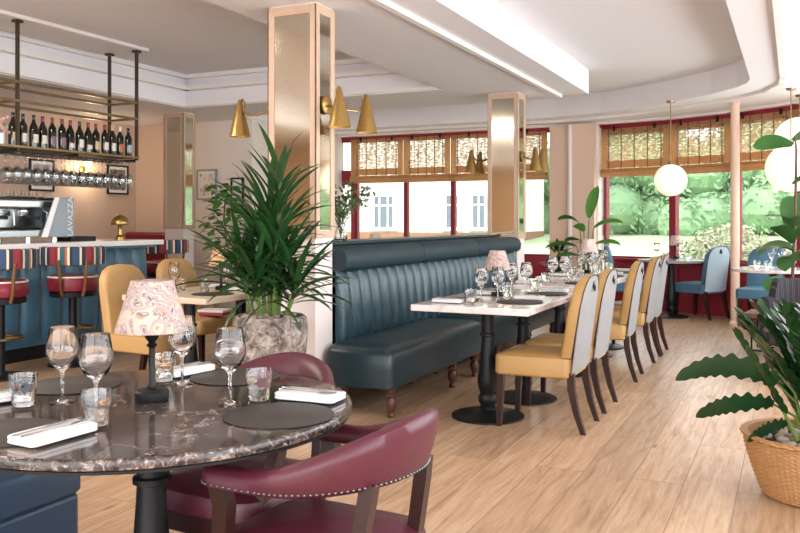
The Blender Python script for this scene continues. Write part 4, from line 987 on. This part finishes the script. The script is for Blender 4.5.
def palm():
    t = thing('potted_palm', 'tall green palm in a mottled stone planter beside the large mirrored column', 'plant', (-2.82, 4.16, 0))
    m = MB(); m.lathe([(.15, 0), (.16, .02), (.19, .25), (.215, .48), (.225, .62), (.215, .69), (.20, .705), (.185, .70), (.18, .66), (0, .66)], 40); obj('planter', m, M['stone'], t)
    m = MB(); m.lathe([(0, .665), (.178, .665), (0, .69)], 24); obj('soil', m, M['cork'], t)
    q = random.Random(11); fol = MB(); st = MB()
    canes = [(.035, .0, 1.52), (-.05, .02, 1.22), (.05, -.04, 1.18), (-.09, -.03, 1.05), (.03, .03, 1.0), (.0, -.08, .92), (.10, -.01, .88), (.0, .0, 1.36)]
    for (x, y, h) in canes:
        tx, ty = x*2.0, y*2.0
        st.tube([(x, y, .67), ((x+tx)/2, (y+ty)/2, (.67+h)/2), (tx, ty, h)], [.014, .013, .010], 7)
        nl = 30
        for k in range(nl):
            f = k/nl; z = .74+(h-.74)*(.25+.75*f); a = k*2.399+q.uniform(-.3, .3)
            c_ = ((x+(tx-x)*(z-.67)/(h-.67)), (y+(ty-y)*(z-.67)/(h-.67)), z)
            pit = R(22+52*f+q.uniform(-12, 12))
            if .25 < a % (2*PI) < 2.9 and f < .8 and c_[1]+.4*math.cos(pit)*math.sin(a) > .36: continue
            blade(fol, c_, a, pit, q.uniform(.34, .50)*(1 if f < .85 else .85), q.uniform(.016, .022), R(q.uniform(35, 80))*(1.1-.6*f), 7, .3, q.uniform(-.4, .4))
    obj('stems', st, M['stem_green'], t); obj('foliage', fol, M['palm_leaf'], t, recalc=False, ang=80)
palm()
def pebble_mesh(seed):
    q = random.Random(seed); m = MB(); rows = []
    sx, sy, sz = q.uniform(.8, 1.2), q.uniform(.7, 1), q.uniform(.5, .7)
    m.lathe([(math.sin(PI*k/8), -math.cos(PI*k/8)) for k in range(9)], 12); m.v = [(a*sx*(1+.08*math.sin(3*a+seed)), b*sy, c*sz) for a, b, c in m.v]
    return m
PE = [[(lambda mm: mm)(pebble_mesh(s)).mesh('pebble', M['pebble'][k], ang=180) for k in range(3)] for s in range(3)]
def pebbles(cx, cy, z, r, n, size, seed, label, group):
    q = random.Random(seed); pts = []
    tries = 0
    while len(pts) < n and tries < 4000:
        tries += 1; a = q.uniform(0, 2*PI); rr = r*math.sqrt(q.random()); p = (cx+rr*math.cos(a), cy+rr*math.sin(a))
        if all((p[0]-o[0])**2+(p[1]-o[1])**2 > (size*1.75)**2 for o in pts): pts.append(p)
    for i, p in enumerate(pts):
        s = size*q.uniform(.8, 1.1); o = obj('pebble', PE[i % 3][q.randrange(3)], None, None, (p[0], p[1], z+s*.55), q.uniform(0, 6)); o.scale = (s, s, s)
        tag(o, label, 'pebble', group)
pebbles(-2.82, 4.16, .685, .15, 22, .028, 2, 'rounded pebble covering the soil of the stone planter', 'pebbles in the stone planter')

# wicker basket plant
BX, BY = .075, 4.27
t = thing('basket_plant', 'dark glossy plant in a round wicker basket on the oak floor', 'plant', (BX, BY, 0))
m = MB(); nu, nv = 264, 60; rows = []
def wr(v): return .205+.098*min(1, v*1.02)**.75-.01*max(0, v-.8)/.2
for j in range(nv+1):
    v = j/nv; row = []
    for i in range(nu):
        a = 2*PI*i/nu; off = (.0042*math.sin(a*33+PI*((j//2) % 2))-.0025*(j % 2))*(1 if 0 < j < nv else 0); rr = wr(v)+off+(.012 if v > .94 else 0); row.append((rr*math.cos(a), rr*math.sin(a), .005+.285*v))
    rows.append(row)
rows.append([((wr(1)-.02)*math.cos(2*PI*i/nu), (wr(1)-.02)*math.sin(2*PI*i/nu), .288) for i in range(nu)]); rows.append([((wr(1)-.025)*math.cos(2*PI*i/nu), (wr(1)-.025)*math.sin(2*PI*i/nu), .235) for i in range(nu)])
m.rings(rows); obj('basket', m, M['wicker'], t, ang=40)
m = MB(); m.lathe([(0, .235), (.27, .235), (0, .246)], 24); obj('soil', m, M['cork'], t)
fol = MB(); st = MB(); q = random.Random(21)
for k in range(54):
    a = q.uniform(0, 2*PI); r0 = q.uniform(.01, .13); ln = q.uniform(.32, .62); pit = R(q.uniform(66, 88)); p = Vector((r0*math.cos(a)+.10, r0*math.sin(a)+.03, .27))
    if k == 0: a = R(195); ln = .5; pit = R(66); p = Vector((-.06, -.08, .27))
    pts = [p.copy()]
    dr = R(q.uniform(5, 30)); N = 12
    for i in range(N):
        pi_ = pit-dr*i/N; p = p+Vector((math.cos(a)*math.cos(pi_), math.sin(a)*math.cos(pi_), math.sin(pi_)))*(ln/N); pts.append(p.copy())
        if i > 1:
            for s in (-1, 1): blade(fol, p, a+s*(PI/2-.55), pi_*.55+R(18), q.uniform(.085, .12), .019, R(15), 4, .15, q.uniform(-.3, .3))
    blade(fol, p, a, pit-dr, .1, .018, R(10), 4, .15); st.tube(pts, [.009-.006*i/N for i in range(N+1)], 6)
obj('stems', st, M['stem_green'], t); obj('foliage', fol, M['dark_leaf'], t, recalc=False, ang=80)
# long lobed fronds reaching over the floor
def lob(u): return max(.03, math.sin(PI*min(1, .10+u*.90))**.5*(1-(.50-.38*u)*(.5+.5*math.sin(u*52+1.5*math.sin(u*9)))))
fr = MB(); st2 = MB()
for (a, h, r1, L, w, dr, pit, tw) in ((R(205), .25, .16, .49, .072, R(62), R(32), 1.1), (R(200), .15, .17, .36, .064, R(30), R(4), 1.05), (R(215), .07, .12, .22, .055, R(20), R(-10), 1.0), (R(190), .31, .16, .27, .018, R(20), R(10), .5), (R(120), .37, .1, .34, .05, R(50), R(35), .5), (R(20), .32, .2, .4, .05, R(40), R(15), .5), (R(-60), .3, .15, .4, .05, R(50), R(20), .5), (R(80), .4, .15, .4, .05, R(50), R(25), .5)):
    b0 = (.03*math.cos(a), .03*math.sin(a), .27); b1 = (r1*math.cos(a), r1*math.sin(a), .27+h)
    st2.tube([b0, (.45*r1*math.cos(a), .45*r1*math.sin(a), .27+h*.65), b1], [.008, .007, .005], 6)
    blade(fr, b1, a, pit, L, w, dr, 44, .15, tw, lob)
obj('frond_stalks', st2, M['stem_green'], t); obj('fronds', fr, M['frond_leaf'], t, recalc=False, ang=80)
pebbles(BX, BY, .238, .235, 46, .030, 4, 'rounded grey brown pebble covering the soil of the wicker basket', 'pebbles in the wicker basket')

# fig plant by the window
def fig(u): return max(.03, (.42+.62*u)*math.sin(PI*min(1, .08+u*.92))**.55)
t = thing('fig_plant', 'fiddle leaf fig with broad leaves behind the striped chair', 'plant', (-.03, 8.5, 0))
m = MB(); m.lathe([(.12, 0), (.16, .30), (.15, .3), (.14, .27), (0, .27)], 24); obj('pot', m, M['terracotta'], t)
m = MB(); m.tube([(0, 0, .26), (.02, 0, .8), (.04, .0, 1.3), (.05, 0, 1.9), (.04, 0, 2.05)], [.018, .016, .014, .012, .006], 8); obj('trunk', m, M['trunk'], t)
fo = MB(); q = random.Random(9)
for (a, z, L, w, pit, dr) in ((R(100), 1.12, .42, .13, R(72), R(15)), (R(190), 1.28, .25, .085, R(15), R(20)), (R(150), 1.0, .40, .14, R(20), R(60)), (R(60), 1.2, .42, .14, R(60), R(20)), (R(-30), 1.1, .42, .15, R(30), R(60)), (R(210), .98, .36, .12, R(25), R(70)), (R(260), .95, .40, .14, R(10), R(70)), (R(230), .70, .36, .12, R(10), R(50)), (R(300), 1.2, .40, .14, R(35), R(50)), (R(185), .52, .30, .10, R(0), R(30)), (R(0), .9, .40, .14, R(15), R(50)), (R(200), 1.96, .36, .12, R(10), R(25)), (R(20), 2.0, .34, .1, R(30), R(40)), (R(330), 1.6, .34, .11, R(30), R(40)), (R(240), 1.05, .36, .12, R(45), R(40))):
    blade(fo, (.02, 0, z), a, pit, L, w, dr, 10, .18, q.uniform(-.5, .5) if z < 1.9 else .8, fig)
obj('foliage', fo, M['fig_leaf'], t, recalc=False, ang=80)
# striped tub chair
t = thing('lounge_chair', 'dark striped lounge chair beside the wicker basket plant', 'chair', (.06, 7.6, 0), R(70))
rows = []; N = 24
for k in range(N+1):
    a = R(-95+190*k/N); ed = 1 if 3 < k < N-3 else .8; zt = .76*ed
    rows.append([(r*math.cos(a), r*math.sin(a), z) for r, z in ((.26, .30), (.25, .6*ed), (.265, zt), (.30, zt+.015), (.335, zt), (.34, .5), (.33, .22))])
m = MB(); m.rings(rows); obj('backrest', m, M['dark_stripe'], t, ang=60, uv=lambda c: (math.atan2(c.y, c.x)*.33+2, c.z))
m = MB(); cushion(m, .5, .5, .25, .42, .1, .02, .03, -.02, 0); obj('seat', m, M['dark_stripe'], t, uv=lambda c: (c.y+2, c.z))
for x in (-.2, .2):
    for y in (-.2, .2): m = MB(); m.lathe([(.014, 0), (.02, .26)], 10, (x, y, 0)); obj('leg', m, M['dark_wood'], t)
# low table
t = thing('side_table', 'low brown wooden side table with a black loop frame on the floor past the chairs', 'table', (-.22, 8.85, 0), R(-8))
m = MB(); m.b2(-.20, .35, -.22, .22, .33, .375); obj('tabletop', m, M['mid_wood'], t, bev=.004)
for y in (-.15, .15):
    m = MB(); m.tube([(-.13, y, .33), (-.13, y, .015), (.24, y, .015), (.24, y, .33)], .014, 4); obj('leg_frame', m, M['black_iron'], t)
# fig tree (small leaves) before the cream wall
t = thing('potted_tree', 'small leafy fig tree in a clay pot before the cream wall', 'plant', (-6.62, 8.75, 0))
m = MB(); m.lathe([(.14, 0), (.18, .36), (.17, .36), (.16, .32), (0, .32)], 24); obj('pot', m, M['terracotta'], t)
m = MB(); m.tube([(0, 0, .3), (.03, .02, .8), (-.02, 0, 1.3), (0, 0, 1.6)], [.022, .018, .014, .008], 7); obj('trunk', m, M['trunk'], t)
fo = MB(); q = random.Random(15)
for k in range(150):
    z = q.uniform(.75, 1.72); a = q.uniform(0, 2*PI); r_ = q.uniform(.04, .27)*(1.1-abs(z-1.2)); blade(fo, (r_*math.cos(a), r_*math.sin(a), z), a, R(q.uniform(-30, 40)), q.uniform(.10, .16), .042, R(40), 4, .15, q.uniform(-.6, .6))
obj('foliage', fo, M['bright_leaf'], t, recalc=False, ang=80)
# strelitzia by the pier, low bush, vase of dried flowers
def paddle(u): return max(.03, math.sin(PI*min(1, .04+u*.96))**.6)
t = thing('potted_plant', 'bird of paradise plant with paddle leaves before the peach pier', 'plant', (-2.46, 10.9, 0))
m = MB(); m.lathe([(.13, 0), (.17, .34), (.16, .34), (.15, .3), (0, .3)], 24); obj('pot', m, M['terracotta'], t)
fo = MB(); st = MB()
for (a, zt, L, w, pit, dr, rr) in ((R(60), 1.30, .46, .075, R(72), R(10), .06), (R(165), 1.22, .34, .06, R(40), R(70), .10), (R(5), 1.16, .40, .065, R(35), R(55), .10), (R(250), 1.12, .26, .06, R(35), R(40), .05), (R(185), .92, .42, .065, R(15), R(40), .12), (R(-10), .95, .36, .055, R(20), R(45), .12), (R(150), 1.0, .28, .05, R(10), R(30), .1), (R(-30), .86, .3, .05, R(0), R(40), .1), (R(200), .8, .3, .05, R(10), R(30), .1)):
    e = (rr*math.cos(a), rr*math.sin(a), zt); st.tube([(.02*math.cos(a), .02*math.sin(a), .3), (.5*e[0], .5*e[1], zt*.7), e], [.012, .010, .006], 6); blade(fo, e, a, pit, L, w, dr, 10, .3, .5, paddle)
obj('stems', st, M['stem_green'], t); obj('foliage', fo, M['bright_leaf'], t, recalc=False, ang=80)
t = thing('potted_plant', 'dark bushy plant beside the red chair past the banquette end', 'plant', (-2.88, 11.12, 0))
m = MB(); m.lathe([(.14, 0), (.18, .4), (.17, .4), (.16, .36), (0, .36)], 24); obj('pot', m, M['terracotta'], t)
fo = MB(); st = MB(); q = random.Random(25)
for k in range(90):
    a = q.uniform(0, 2*PI); z = q.uniform(.42, .88); blade(fo, (.06*math.cos(a), .06*math.sin(a), z), a, R(q.uniform(10, 70)), q.uniform(.14, .24), .03, R(30), 4, .2)
st.tube([(0, 0, .35), (0, 0, .88)], .012, 6); obj('stems', st, M['stem_green'], t); obj('foliage', fo, M['dark_leaf'], t, recalc=False, ang=80)
t = thing('armchair', 'red upholstered chair showing between the banquette end and the pier', 'chair', (-3.48, 11.25, 0), R(200))
m = MB(); cushion(m, .5, .5, .28, .44, .08, .02, .03); obj('seat', m, M['red_seat'], t)
m = MB(); m.rings([[(x+.22, y, z) for y, z in ((-.24, .3), (.24, .3), (.25, .7), (.2, .82), (-.2, .82), (-.25, .7))] for x in (0, .07)]); obj('backrest', m, M['red_seat'], t, bev=.02)
for x in (-.2, .22):
    for y in (-.2, .2): m = MB(); m.lathe([(.015, 0), (.02, .29)], 8, (x, y, 0)); obj('leg', m, M['dark_wood'], t)
t = thing('flower_vase', 'glass vase of dried green flowers on the ledge behind the banquette', 'vase', (-3.12, 5.55, 1.1155))
m = MB(); m.lathe([(.04, 0), (.05, .01), (.045, .06), (.03, .10), (.04, .15), (.038, .15), (.028, .10), (.043, .06), (.045, .012), (0, .01)], 20); obj('vase', m, M['glass'], t, ang=70)
fo = MB(); st = MB(); q = random.Random(35)
for k in range(26):
    a = q.uniform(0, 2*PI); rr = q.uniform(.03, .2); zt = q.uniform(.2, .42); e = Vector((rr*math.cos(a), rr*math.sin(a), zt)); st.tube([(0, 0, .02), (e.x*.2, e.y*.2, .15), e], .0025, 5)
    for j in range(22): blade(fo, e+Vector((q.gauss(0, .025), q.gauss(0, .025), q.gauss(0, .03))), q.uniform(0, 6.28), R(q.uniform(-20, 70)), q.uniform(.03, .06), .012, R(20), 3, .2)
obj('stems', st, M['grey_leaf'], t); obj('foliage', fo, M['grey_leaf'], t, recalc=False, ang=80)
